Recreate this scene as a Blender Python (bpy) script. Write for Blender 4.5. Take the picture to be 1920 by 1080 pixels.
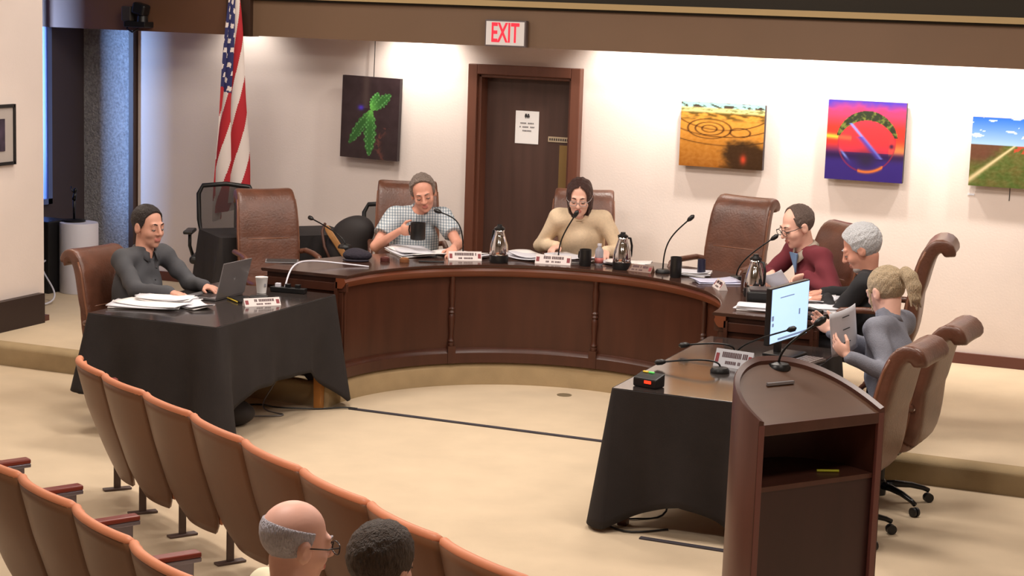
import bpy, bmesh, math, random
import numpy as np
from mathutils import Vector, Matrix
random.seed(7)
PI = math.pi
# ---------------------------------------------------------------- scene reset
for o in list(bpy.data.objects): bpy.data.objects.remove(o)
SC = bpy.context.scene
COL = SC.collection
# ---------------------------------------------------------------- camera
F_PX = 3427.35
CAM_H = 2.837
fw = Vector((-0.37855654, 0.912775, -0.15341689))
ex = Vector((0.92119559, 0.38766332, 0.03340424))
ey = Vector((0.08996465, -0.12868157, -0.98759679))
cd = bpy.data.cameras.new('camera'); cam = bpy.data.objects.new('camera', cd); COL.objects.link(cam)
cd.sensor_width = 36.0; cd.lens = F_PX / 1920 * 36.0; cd.clip_start = 0.1; cd.clip_end = 100
M = Matrix.Identity(4)
for i in range(3):
    M[i][0] = ex[i]; M[i][1] = -ey[i]; M[i][2] = -fw[i]
M[2][3] = CAM_H
cam.matrix_world = M
SC.camera = cam
# ---------------------------------------------------------------- world and exposure
w = bpy.data.worlds.new('world'); SC.world = w; w.use_nodes = True
bg = w.node_tree.nodes['Background']; bg.inputs[0].default_value = (0.35, 0.55, 1.0, 1); bg.inputs[1].default_value = 0.6
SC.view_settings.view_transform = 'Standard'; SC.view_settings.look = 'None'
SC.view_settings.gamma = 1.0; SC.view_settings.use_curve_mapping = False
SC.view_settings.exposure = 0.0

def lin(c):
    r = []
    for v in c:
        v = v / 255.0
        r.append(v / 12.92 if v <= 0.04045 else ((v + 0.055) / 1.055) ** 2.4)
    return (r[0], r[1], r[2], 1.0)

def area(name, loc, rot, sx, sy, power, color=(1, 0.9, 0.78), spread=PI):
    l = bpy.data.lights.new(name, 'AREA'); l.shape = 'RECTANGLE'; l.size = sx; l.size_y = sy
    l.energy = power; l.color = color; l.spread = spread
    o = bpy.data.objects.new(name, l); o.location = loc; o.rotation_euler = rot; COL.objects.link(o); return o
# general ceiling lighting of the chamber (recessed panels above the pit and the seating)
WARM = (1.0, 0.90, 0.81)
for i, (x, y, e) in enumerate(((-6.2, 11.4, 60), (-3.4, 11.4, 68), (-4.8, 9.0, 66), (-2.0, 9.2, 58), (-7.2, 8.6, 50), (-3.6, 5.2, 95), (-0.4, 6.4, 34), (-0.6, 11.8, 46), (-7.8, 12.2, 26))):
    area('ceiling_light_area', (x, y, 3.84), (0, 0, 0), 0.9, 0.6, e, WARM)
# daylight through the window in the left recess
DAY = area('daylight', (-10.98, 12.1, 1.9), (math.radians(93), 0, math.radians(-19)), 0.8, 1.7, 270, (0.30, 0.52, 1.0), math.radians(120))

# ================================================================= helpers
MATS = {}
def mat(name, col, rough=0.6, metal=0.0, noise=None, bump=None, spec=0.5, emit=None, alpha=None, trans=0.0, coat=0.0, stretch=None, col2=None):
    if name in MATS: return MATS[name]
    m = bpy.data.materials.new(name); m.use_nodes = True; nt = m.node_tree; N = nt.nodes; L = nt.links
    b = N['Principled BSDF']; c = lin(col)
    b.inputs['Base Color'].default_value = c; b.inputs['Roughness'].default_value = rough
    b.inputs['Metallic'].default_value = metal; b.inputs['Specular IOR Level'].default_value = spec
    b.inputs['Transmission Weight'].default_value = trans; b.inputs['Coat Weight'].default_value = coat
    if alpha is not None: b.inputs['Alpha'].default_value = alpha
    if emit: b.inputs['Emission Color'].default_value = lin(emit[0]); b.inputs['Emission Strength'].default_value = emit[1]
    if noise or bump:
        tc = N.new('ShaderNodeTexCoord'); mp = N.new('ShaderNodeMapping'); L.new(tc.outputs['Object'], mp.inputs[0])
        if stretch: mp.inputs['Scale'].default_value = stretch
    if noise:
        nz = N.new('ShaderNodeTexNoise'); nz.inputs['Scale'].default_value = noise[0]; nz.inputs['Detail'].default_value = 6
        L.new(mp.outputs[0], nz.inputs[0])
        rp = N.new('ShaderNodeValToRGB'); a = noise[1]
        c2 = lin(col2) if col2 else tuple(min(1, v * (1 + a)) for v in c[:3]) + (1,)
        rp.color_ramp.elements[0].position = 0.3; rp.color_ramp.elements[1].position = 0.7
        rp.color_ramp.elements[0].color = tuple(v * (1 - a) for v in c[:3]) + (1,) if not col2 else c
        rp.color_ramp.elements[1].color = c2
        L.new(nz.outputs[0], rp.inputs[0]); L.new(rp.outputs[0], b.inputs['Base Color'])
    if bump:
        n2 = N.new('ShaderNodeTexNoise'); n2.inputs['Scale'].default_value = bump[0]; n2.inputs['Detail'].default_value = 4
        L.new(mp.outputs[0], n2.inputs[0])
        bp = N.new('ShaderNodeBump'); bp.inputs['Strength'].default_value = bump[1]; bp.inputs['Distance'].default_value = 0.02
        L.new(n2.outputs[0], bp.inputs['Height']); L.new(bp.outputs[0], b.inputs['Normal'])
    MATS[name] = m; return m

def attr_mat(name, rough=0.4, spec=0.4):
    if name in MATS: return MATS[name]
    m = bpy.data.materials.new(name); m.use_nodes = True; nt = m.node_tree
    a = nt.nodes.new('ShaderNodeVertexColor'); a.layer_name = 'Col'
    b = nt.nodes['Principled BSDF']; b.inputs['Roughness'].default_value = rough; b.inputs['Specular IOR Level'].default_value = spec
    nt.links.new(a.outputs[0], b.inputs['Base Color']); MATS[name] = m; return m

def tag(o, label=None, cat=None, group=None, kind=None):
    if label: o['label'] = label
    if cat: o['category'] = cat
    if group: o['group'] = group
    if kind: o['kind'] = kind
    return o
def thing(name, label, cat, loc=(0, 0, 0), rz=0.0, group=None):
    o = bpy.data.objects.new(name, None); o.empty_display_size = 0.1; COL.objects.link(o)
    o.location = loc; o.rotation_euler = (0, 0, rz); return tag(o, label, cat, group)
def dup(root, loc=None, rz=None, label=None, group=None):
    r = root.copy(); COL.objects.link(r)
    if loc is not None: r.location = loc
    if rz is not None: r.rotation_euler = (0, 0, rz)
    if label: r['label'] = label
    if group: r['group'] = group
    for ch in list(root.children):
        c = ch.copy(); COL.objects.link(c); c.parent = r
        for g in list(ch.children):
            d = g.copy(); COL.objects.link(d); d.parent = c
    return r

class MB:
    """collects verts and faces; build() links them as one mesh object"""
    def __init__(s): s.v = []; s.f = []; s.mi = []; s.cm = 0
    def add(s, vs, fs):
        o = len(s.v); s.v += [tuple(v) for v in vs]; s.f += [tuple(i + o for i in f) for f in fs]; s.mi += [s.cm] * len(fs); return s
    def box(s, c, d, rz=0.0, M=None):
        x, y, z = d[0] / 2, d[1] / 2, d[2] / 2
        vs = [Vector((i * x, j * y, k * z)) for i in (-1, 1) for j in (-1, 1) for k in (-1, 1)]
        R = M if M is not None else Matrix.Rotation(rz, 3, 'Z')
        vs = [R @ v + Vector(c) for v in vs]
        return s.add(vs, [(0, 1, 3, 2), (4, 6, 7, 5), (0, 4, 5, 1), (2, 3, 7, 6), (0, 2, 6, 4), (1, 5, 7, 3)])
    def prism(s, pts, z0, z1, top=None):
        n = len(pts); zt = z1 if callable(z1) else (lambda x, y: z1); zb = z0 if callable(z0) else (lambda x, y: z0)
        vs = [(p[0], p[1], zb(*p)) for p in pts] + [(p[0], p[1], zt(*p)) for p in pts]
        fs = [tuple(range(n - 1, -1, -1)), tuple(range(n, 2 * n))] + [(i, (i + 1) % n, n + (i + 1) % n, n + i) for i in range(n)]
        return s.add(vs, fs)
    def lathe(s, prof, c=(0, 0, 0), n=24, M=None):
        vs = []; fs = []
        for r, z in prof:
            for k in range(n):
                a = 2 * PI * k / n; v = Vector((r * math.cos(a), r * math.sin(a), z))
                if M is not None: v = M @ v
                vs.append(v + Vector(c))
        m = len(prof)
        for i in range(m - 1):
            for k in range(n):
                fs.append((i * n + k, i * n + (k + 1) % n, (i + 1) * n + (k + 1) % n, (i + 1) * n + k))
        fs.append(tuple(range(n - 1, -1, -1))); fs.append(tuple(range((m - 1) * n, m * n)))
        return s.add(vs, fs)
    def tube(s, pts, r, n=8):
        pts = [Vector(p) for p in pts]; rr = r if isinstance(r, (list, tuple)) else [r] * len(pts)
        vs = []; fs = []; up = None
        for i, p in enumerate(pts):
            t = (pts[min(i + 1, len(pts) - 1)] - pts[max(i - 1, 0)]).normalized()
            if up is None:
                up = Vector((0, 0, 1)) if abs(t.z) < 0.9 else Vector((1, 0, 0))
            a = t.cross(up).normalized(); up = a.cross(t).normalized()
            for k in range(n):
                q = 2 * PI * k / n; vs.append(p + (a * math.cos(q) + up * math.sin(q)) * rr[i])
        for i in range(len(pts) - 1):
            for k in range(n):
                fs.append((i * n + k, i * n + (k + 1) % n, (i + 1) * n + (k + 1) % n, (i + 1) * n + k))
        fs.append(tuple(range(n - 1, -1, -1))); fs.append(tuple(range((len(pts) - 1) * n, len(pts) * n)))
        return s.add(vs, fs)
    def ball(s, c, r, n=16, M=None):
        rx, ry, rz = r if isinstance(r, (tuple, list)) else (r, r, r)
        prof = [(max(1e-4, math.sin(PI * i / n)), -math.cos(PI * i / n)) for i in range(n + 1)]
        R = Matrix.Diagonal((rx, ry, rz)); R = (M @ R) if M is not None else R
        return s.lathe(prof, c, n + 4, R)
    def grid(s, P, closed_u=False):
        """P[i][j] points"""
        n = len(P); m = len(P[0]); vs = [p for r in P for p in r]; fs = []
        for i in range(n - 1 + (1 if closed_u else 0)):
            for j in range(m - 1):
                a = i * m + j; b = ((i + 1) % n) * m + j; fs.append((a, b, b + 1, a + 1))
        return s.add(vs, fs)
    def build(s, name, mt, parent=None, smooth=False, bevel=0.0, seg=2, solid=0.0, sub=0, loc=None, rz=None, autos=None):
        me = bpy.data.meshes.new(name); me.from_pydata(s.v, [], s.f)
        ms = mt if isinstance(mt, (list, tuple)) else [mt]
        for m_ in ms: me.materials.append(m_)
        if len(ms) > 1: me.polygons.foreach_set('material_index', s.mi)
        bm = bmesh.new(); bm.from_mesh(me); bmesh.ops.recalc_face_normals(bm, faces=bm.faces); bm.to_mesh(me); bm.free()
        if smooth or autos: me.polygons.foreach_set('use_smooth', [True] * len(me.polygons))
        if autos:
            try: me.set_sharp_from_angle(angle=math.radians(autos))
            except Exception: pass
        me.update()
        o = bpy.data.objects.new(name, me); COL.objects.link(o)
        if parent: o.parent = parent
        if loc is not None: o.location = loc
        if rz is not None: o.rotation_euler = (0, 0, rz)
        if solid: md = o.modifiers.new('solid', 'SOLIDIFY'); md.thickness = solid; md.offset = 0
        if bevel: md = o.modifiers.new('bevel', 'BEVEL'); md.width = bevel; md.segments = seg; md.limit_method = 'ANGLE'; md.angle_limit = math.radians(40)
        if sub: md = o.modifiers.new('sub', 'SUBSURF'); md.levels = sub; md.render_levels = sub
        return o
def struct(name, mb, m, **k): return tag(mb.build(name, m, **k), kind='structure')
def bez(p0, p1, p2, p3, n=16):
    p0, p1, p2, p3 = map(Vector, (p0, p1, p2, p3)); r = []
    for i in range(n + 1):
        t = i / n; r.append(p0 * (1 - t) ** 3 + p1 * 3 * t * (1 - t) ** 2 + p2 * 3 * t * t * (1 - t) + p3 * t ** 3)
    return r
def lettering(text, size, m, parent, loc, rot, name='lettering', depth=0.001, bold=0.0):
    cu = bpy.data.curves.new(name, 'FONT'); cu.body = text; cu.size = size; cu.align_x = 'CENTER'; cu.align_y = 'CENTER'; cu.extrude = depth; cu.offset = bold
    t = bpy.data.objects.new(name, cu); COL.objects.link(t)
    bpy.context.view_layer.update()
    me = bpy.data.meshes.new_from_object(t.evaluated_get(bpy.context.evaluated_depsgraph_get()))
    bpy.data.objects.remove(t); me.materials.clear(); me.materials.append(m)
    o = bpy.data.objects.new(name, me); COL.objects.link(o); o.parent = parent; o.location = loc; o.rotation_euler = rot; return o

# ------------------------------------------------ materials
m_wall = mat('wall_paint', (228, 214, 206), 0.75, noise=(2.5, 0.02), bump=(60, 0.05))
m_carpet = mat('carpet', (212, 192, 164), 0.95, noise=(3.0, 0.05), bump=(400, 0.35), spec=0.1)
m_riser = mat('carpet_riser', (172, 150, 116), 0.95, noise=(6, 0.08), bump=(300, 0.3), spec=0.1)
m_beam = mat('beam_paint', (114, 88, 66), 0.6, noise=(1.2, 0.05))
m_beamdark = mat('beam_dark', (66, 44, 32), 0.5, noise=(1.2, 0.1))
m_tan = mat('tan_trim', (176, 150, 104), 0.6)
m_dark = mat('dark_recess', (40, 34, 24), 0.8)
m_ceil = mat('ceiling_paint', (150, 138, 120), 0.9)
m_conc = mat('exposed_aggregate', (158, 156, 158), 0.9, noise=(42, 0.3), bump=(55, 0.9), spec=0.2)
m_mahog = mat('mahogany_panel', (70, 38, 26), 0.38, noise=(3, 0.16), stretch=(3, 3, 0.5), spec=0.4)
m_rim = mat('mahogany_edge', (116, 60, 34), 0.32, noise=(3, 0.12), stretch=(1, 1, 1))
m_top = mat('desk_top_veneer', (66, 44, 36), 0.16, noise=(2.0, 0.14), stretch=(1, 1, 1))
m_door = mat('door_veneer', (76, 52, 44), 0.45, noise=(4, 0.13), stretch=(4, 4, 0.35))
m_frame = mat('door_frame_wood', (104, 62, 46), 0.42, noise=(4, 0.12), stretch=(4, 4, 0.35))
m_base = mat('baseboard_wood', (96, 54, 44), 0.45)
m_basedk = mat('baseboard_dark', (44, 28, 26), 0.45)
m_leather = mat('brown_leather', (98, 60, 44), 0.36, noise=(9, 0.22), bump=(60, 0.12), spec=0.6)
m_leather2 = mat('leather_piping', (128, 84, 62), 0.3)
m_black = mat('black_plastic', (22, 21, 22), 0.4)
m_blackm = mat('black_metal', (18, 18, 19), 0.3, metal=0.3)
m_chrome = mat('chrome', (225, 225, 228), 0.08, metal=1.0)
m_cloth = mat('black_cloth', (44, 40, 40), 0.85, noise=(5, 0.1), bump=(180, 0.1), spec=0.25)
m_vinyl = mat('clear_vinyl_over_black', (48, 42, 40), 0.13, spec=0.65)
m_oak = mat('oak_leg', (170, 112, 52), 0.45, noise=(6, 0.15), stretch=(4, 4, 0.5))
m_paper = mat('white_paper', (238, 234, 232), 0.7)
m_paper2 = mat('printed_paper', (214, 214, 222), 0.7)
m_ink = mat('ink', (60, 56, 58), 0.8)
m_red = mat('sign_red', (214, 40, 60), 0.5, emit=((230, 30, 55), 0.7))
m_signw = mat('sign_face', (206, 200, 196), 0.5, emit=((215, 205, 200), 0.18))
m_brass = mat('brass_plate', (160, 132, 86), 0.35, metal=0.7)
m_seatback = mat('seat_back_laminate', (112, 74, 48), 0.42, noise=(2.2, 0.14), stretch=(1, 1, 0.5))
m_seatrim = mat('seat_rim_wood', (214, 136, 98), 0.5, noise=(5, 0.07))
m_armpad = mat('armrest_wood', (118, 46, 32), 0.3)
m_steel = mat('brushed_steel', (150, 145, 160), 0.25, metal=0.9)
m_grey = mat('laptop_grey', (126, 122, 124), 0.4, metal=0.5)
m_white = mat('white_paint', (214, 212, 222), 0.5)
m_glass = mat('clear_plastic', (235, 240, 245), 0.1, trans=0.85)

ZP, ZT = 0.17, 0.92
CX, CY = -4.583, 11.235
YL, YW, YB = 11.09, 14.40, 13.80
XL = -9.10          # left side wall
# ================================================================= the room
b = MB(); b.add([(-12, -1, 0), (6, -1, 0), (6, 11.6, 0), (-12, 11.6, 0)], [(0, 1, 2, 3)])
b.add([(-6.4, 11.0, 0), (-2.6, 11.0, 0), (-2.6, 12.8, 0), (-6.4, 12.8, 0)], [(0, 1, 2, 3)])
b.v = [(x, y, z - 0.0 if i < 4 else z - 0.0005) for i, (x, y, z) in enumerate(b.v)]
struct('floor', b, m_carpet)
# raised platform with the round pit cut into it, rounded carpeted nosing
def plat_outline(r, yo, n=48):
    pts = [(-12.0, YL + yo), (CX - r, YL + yo), (CX - r, CY)]
    pts += [(CX - r * math.cos(PI * k / n), CY + r * math.sin(PI * k / n)) for k in range(1, n)]
    pts += [(CX + r, CY), (CX + r, YL + yo), (6.0, YL + yo)]
    return pts
R3 = 1.385
b = MB(); prof = []
for k in range(7):
    a = PI / 2 * k / 6; prof.append((0.045 * (1 - math.sin(a)), ZP - 0.045 * (1 - math.cos(a))))
rings = [plat_outline(R3 + 0.045, 0.045)] and []
for off, z in [(0.09, ZP)] + prof + [(0.0, 0.0)]:
    rings.append([(x, y, z) for x, y in plat_outline(R3 + off - 0.0, off)])
b.grid(rings)
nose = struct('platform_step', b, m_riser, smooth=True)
b = MB(); o_ = plat_outline(R3 + 0.045, 0.045); pts = o_ + [(6.0, 16.0), (-12.0, 16.0)]
b.prism(pts, 0.06, ZP - 0.001)
struct('platform', b, m_carpet)
# walls
def wallbox(name, x0, x1, y0, y1, z0, z1, m=m_wall):
    return struct(name, MB().box(((x0 + x1) / 2, (y0 + y1) / 2, (z0 + z1) / 2), (x1 - x0, y1 - y0, z1 - z0)), m)
DX0, DX1, DZ = -6.411, -5.388, 2.324            # door frame outer
wallbox('wall_back', -9.80, DX0 + 0.02, YW, YW + 0.2, 0, 4.0)
wallbox('wall_back', DX1 - 0.02, 4.0, YW, YW + 0.2, 0, 4.0)
wallbox('wall_back', DX0 + 0.02, DX1 - 0.02, YW, YW + 0.2, DZ - 0.02, 4.0)
wallbox('wall_behind_door', DX0 - 0.2, DX1 + 0.2, YW + 0.25, YW + 0.3, 0, 2.6, m_dark)
struct('wall_recess', MB().prism([(-9.84, YW - 0.01), (-9.84, YW + 0.2), (-10.6, YW + 0.2), (-10.6, YW + 0.03)], 0, 4.0), m_conc)
struct('trim_1', MB().box((-9.835, YW - 0.02, 1.5), (0.05, 0.09, 3.0)), m_beamdark)
wallbox('wall_left', XL - 0.22, XL, -1.0, 12.05, 0, 4.0)
wallbox('wall_right', 4.0, 4.2, -1.0, 14.6, 0, 4.0)
wallbox('wall_front', -11, 4.2, -1.2, -1.0, 0, 4.0)
# recess side wall with the window
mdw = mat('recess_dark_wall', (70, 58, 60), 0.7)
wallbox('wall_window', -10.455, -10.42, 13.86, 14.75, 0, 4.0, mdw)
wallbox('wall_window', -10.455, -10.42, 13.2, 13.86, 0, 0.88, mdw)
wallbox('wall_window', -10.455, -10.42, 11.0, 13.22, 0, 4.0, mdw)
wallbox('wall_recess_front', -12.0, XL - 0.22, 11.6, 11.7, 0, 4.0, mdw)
mfr = mat('window_frame_blue_grey', (96, 112, 160), 0.35)
wn = MB(); wn.box((-10.40, 13.83, 1.9), (0.07, 0.06, 2.05)); wn.box((-10.40, 13.53, 0.9), (0.07, 0.66, 0.05)); wn.box((-10.40, 13.23, 1.9), (0.07, 0.06, 2.05)); wn.box((-10.40, 13.70, 1.9), (0.06, 0.03, 2.0))
wf = struct('window_1', wn, mfr)
m_pane = mat('window_pane', (120, 150, 230), 0.05, alpha=0.22, emit=((60, 105, 225), 1.2))
MB().box((-10.44, 13.54, 1.9), (0.008, 0.62, 2.0)).build('pane', m_pane, wf)
# beam, dark post, tan strip, dark upper wall, ceiling
wallbox('beam', -8.32, 4.0, YB, YB + 0.12, 2.492, 2.80, m_beam)
wallbox('beam', -11.0, -8.32, YB, YB + 0.12, 2.492, 3.0, mat('beam_paint_brown', (104, 70, 48), 0.6, noise=(1.2, 0.08)))
wallbox('beam_post', -8.46, -8.22, YB - 0.05, YB + 0.10, 2.485, 3.2, m_beamdark)
wallbox('trim_2', -8.22, 4.0, YB - 0.07, YB + 0.02, 2.815, 2.862, m_tan)
wallbox('trim_3', -8.22, 4.0, YB - 0.02, YB + 0.02, 2.795, 2.816, m_dark)
wallbox('wall_upper', -11.0, 4.0, YB - 0.005, YB + 0.05, 2.86, 4.0, m_dark)
wallbox('soffit', -11.0, 4.0, YB + 0.1, YW + 0.1, 2.78, 2.86, m_wall)
wallbox('ceiling', -12.0, 4.2, -1.2, YB, 3.9, 4.0, m_ceil)
# baseboards
wallbox('baseboard_back', DX1, 4.0, YW - 0.025, YW, ZP, ZP + 0.085, m_base)
wallbox('baseboard_back', -9.8, DX0, YW - 0.025, YW, ZP, ZP + 0.085, m_base)
wallbox('baseboard_left', XL, XL + 0.06, -1.0, 11.98, 0.0, ZP + 0.24, m_basedk)
wallbox('baseboard_left', XL - 0.22, XL + 0.02, 11.98, 12.09, ZP, ZP + 0.045, m_base)
# door
d = MB()
t = 0.085
d.box((DX0 + t / 2, YW - 0.03, (ZP + DZ) / 2), (t, 0.10, DZ - ZP)); d.box((DX1 - t / 2, YW - 0.03, (ZP + DZ) / 2), (t, 0.10, DZ - ZP))
d.box(((DX0 + DX1) / 2, YW - 0.03, DZ - t / 2), (DX1 - DX0 - 2 * t, 0.10, t))
d.box((DX0 + t + 0.012, YW + 0.06, (ZP + DZ - t) / 2), (0.03, 0.2, DZ - ZP - t)); d.box((DX1 - t - 0.012, YW + 0.06, (ZP + DZ - t) / 2), (0.03, 0.2, DZ - ZP - t))
d.box(((DX0 + DX1) / 2, YW + 0.06, DZ - t - 0.012), (DX1 - DX0 - 2 * t, 0.2, 0.03))
door = struct('door_1', d, m_frame, bevel=0.006)
MB().box(((DX0 + DX1) / 2, YW + 0.115, (ZP + DZ - t) / 2), (DX1 - DX0 - 2 * t - 0.03, 0.045, DZ - ZP - t - 0.03)).build('door_leaf', m_door, door)
pl = MB().box((-5.622, YW + 0.087, 1.712), (0.195, 0.012, 0.045)).build('push_sign', mat('engraved_plate', (188, 168, 140), 0.5), door)
b = MB()
for k in range(9): b.box((-5.702 + k * 0.02, YW + 0.080, 1.712), (0.012, 0.002, 0.02))
b.build('plate_marks', m_ink, pl)
MB().box((-5.572, YW + 0.088, 1.40), (0.085, 0.01, 0.53)).build('push_plate', m_brass, door)
# notice on the door
p = thing('notice', 'white paper notice with a small emblem taped to the dark wooden door', 'notice', (-5.92, YW + 0.088, 1.80))
MB().box((0, 0, 0), (0.215, 0.003, 0.279)).build('sheet', m_paper, p)
b = MB()
b.box((0, -0.003, 0.095), (0.045, 0.002, 0.016)); b.box((-0.012, -0.003, 0.108), (0.016, 0.002, 0.018)); b.box((0.010, -0.003, 0.110), (0.014, 0.002, 0.012))
for k in (-1, 0, 1): b.box((k * 0.015, -0.003, 0.083), (0.006, 0.002, 0.012))
b.build('emblem', m_ink, p)
b = MB()
for r, (n, wd) in enumerate(((11, 0.014), (10, 0.014), (6, 0.014))):
    for k in range(n):
        if (k * 7 + r * 3) % 5 == 0 and r < 2: continue
        b.box(((k - (n - 1) / 2) * wd, -0.003, 0.035 - r * 0.032), (0.009, 0.002, 0.012))
b.build('printed_lines', mat('ink_grey', (120, 116, 118), 0.8), p)
# exit sign
p = thing('exit_sign', 'white exit sign with red letters mounted on the brown beam above the door', 'sign', (-5.835, YB - 0.03, 2.60))
MB().box((0, 0, 0), (0.36, 0.05, 0.215)).build('housing', mat('sign_housing', (96, 84, 84), 0.5), p, bevel=0.004)
MB().box((0, -0.027, 0), (0.335, 0.006, 0.19)).build('face_panel', m_signw, p)
tx = lettering('EXIT', 0.195, m_red, p, (0, -0.032, -0.002), (PI / 2, 0, 0), bold=0.004); tx.scale = (0.62, 1.12, 1)

# wall washer lamps hidden between beam and wall
for i, (x, e, ys) in enumerate(((-9.9, 0, 14.05), (-8.6, 9, 14.05), (-6.87, 30, 14.02), (-5.0, 24, 14.02), (-4.28, 34, 14.02), (-3.5, 34, 14.02), (-2.85, 34, 14.02), (-2.2, 34, 14.02), (-1.5, 34, 14.02))):
    if e == 0: continue
    l = bpy.data.lights.new('wall_washer', 'SPOT'); l.energy = e * 2.2; l.spot_size = math.radians(118); l.spot_blend = 0.9; l.shadow_soft_size = 0.045; l.color = (1, 0.93, 0.84)
    o = bpy.data.objects.new('wall_washer', l); COL.objects.link(o); o.location = (x, ys, 2.72); o.rotation_euler = (math.radians(24), 0, 0)
l = bpy.data.lights.new('wall_washer', 'SPOT'); l.energy = 60; l.spot_size = math.radians(110); l.spot_blend = 0.9; l.shadow_soft_size = 0.05; l.color = (1, 0.86, 0.66)
o = bpy.data.objects.new('wall_washer', l); COL.objects.link(o); o.location = (XL + 0.42, 11.45, 2.95); o.rotation_euler = (0, math.radians(-24), 0)
# ================================================================= curved desk
def arc(r, a0, a1, n, z=None, yc=CY):
    return [(CX + r * math.cos(a0 + (a1 - a0) * k / n), CY + r * math.sin(a0 + (a1 - a0) * k / n)) for k in range(n + 1)]
R1, RP, RO = 1.327, 1.405, 2.02
desk = thing('council_desk', 'large horseshoe-shaped dark mahogany council desk curving around the pit', 'desk', (CX, CY, ZP))
def loc(pts): return [(x - CX, y - CY) for x, y in pts]
def sector(r0, r1, z0, z1, n=72, a0=0.0, a1=PI):
    return MB().prism(loc(arc(r0, a0, a1, n)) + loc(arc(r1, a1, a0, n)), z0, z1)
def ring(profile, n=96, a0=0.0, a1=PI):
    b = MB(); P = []
    for k in range(n + 1):
        a = a0 + (a1 - a0) * k / n; P.append([(r * math.cos(a), r * math.sin(a), z) for r, z in profile + [profile[0]]])
    b.grid(P); m = len(profile) + 1
    b.f.append(tuple(range(m - 1))); b.mi.append(0); b.f.append(tuple(n * m + j for j in range(m - 1))); b.mi.append(0)
    return b
ring([(R1 + 0.006, 0.728), (R1, 0.735), (R1, 0.746), (R1 + 0.005, 0.75), (RO - 0.005, 0.75), (RO, 0.746), (RO, 0.735), (RO - 0.01, 0.728)]).build('desk_top', m_top, desk, autos=35)
ring([(R1 + 0.012, 0.728), (R1 + 0.020, 0.722), (R1 + 0.012, 0.700), (R1 + 0.030, 0.668), (R1 + 0.045, 0.655), (R1 + 0.09, 0.655), (R1 + 0.09, 0.728)]).build('edge_moulding', m_rim, desk, autos=35)
ring([(RP, 0.0), (RP, 0.70), (RP + 0.025, 0.70), (RP + 0.025, 0.0)]).build('front_panel', m_mahog, desk, autos=35)
ring([(RP - 0.035, 0.0), (RP - 0.035, 0.075), (RP - 0.022, 0.088), (RP - 0.018, 0.105), (RP + 0.001, 0.112), (RP + 0.001, 0.0)]).build('base_rail', m_mahog, desk, autos=35)
ring([(RO - 0.05, 0.0), (RO - 0.05, 0.70), (RO - 0.03, 0.70), (RO - 0.03, 0.0)], a0=0.0, a1=0.12).build('outer_end', m_mahog, desk)
for a in (PI / 4, PI / 2 - 0.015, 3 * PI / 4 - 0.015):
    c = (math.cos(a) * (RP - 0.012), math.sin(a) * (RP - 0.012), 0)
    prof = [(0.020, 0.105), (0.024, 0.15), (0.018, 0.155), (0.026, 0.17), (0.018, 0.185), (0.017, 0.22), (0.025, 0.33), (0.023, 0.36), (0.017, 0.372), (0.027, 0.385), (0.019, 0.40), (0.027, 0.412), (0.017, 0.425), (0.019, 0.45), (0.025, 0.56), (0.018, 0.62), (0.024, 0.66)]
    b = MB().lathe(prof, c, 14); b.box((c[0], c[1], 0.065), (0.06, 0.055, 0.13), a - PI / 2)
    b.build('turned_pilaster', m_mahog, desk, autos=40)
for sx in (-1, 1):
    b = MB(); xc = sx * (R1 + RO) / 2
    b.box((xc, 0.045, 0.364), (RO - R1 - 0.06, 0.02, 0.728)); b.box((sx * (RP - 0.015), 0.04, 0.35), (0.04, 0.04, 0.70)); b.box((xc, 0.028, 0.66), (RO - R1 - 0.02, 0.03, 0.06))
    b.box((xc, 0.03, 0.05), (RO - R1 - 0.05, 0.03, 0.10))
    b.build('end_panel', m_mahog, desk, bevel=0.003)

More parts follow.
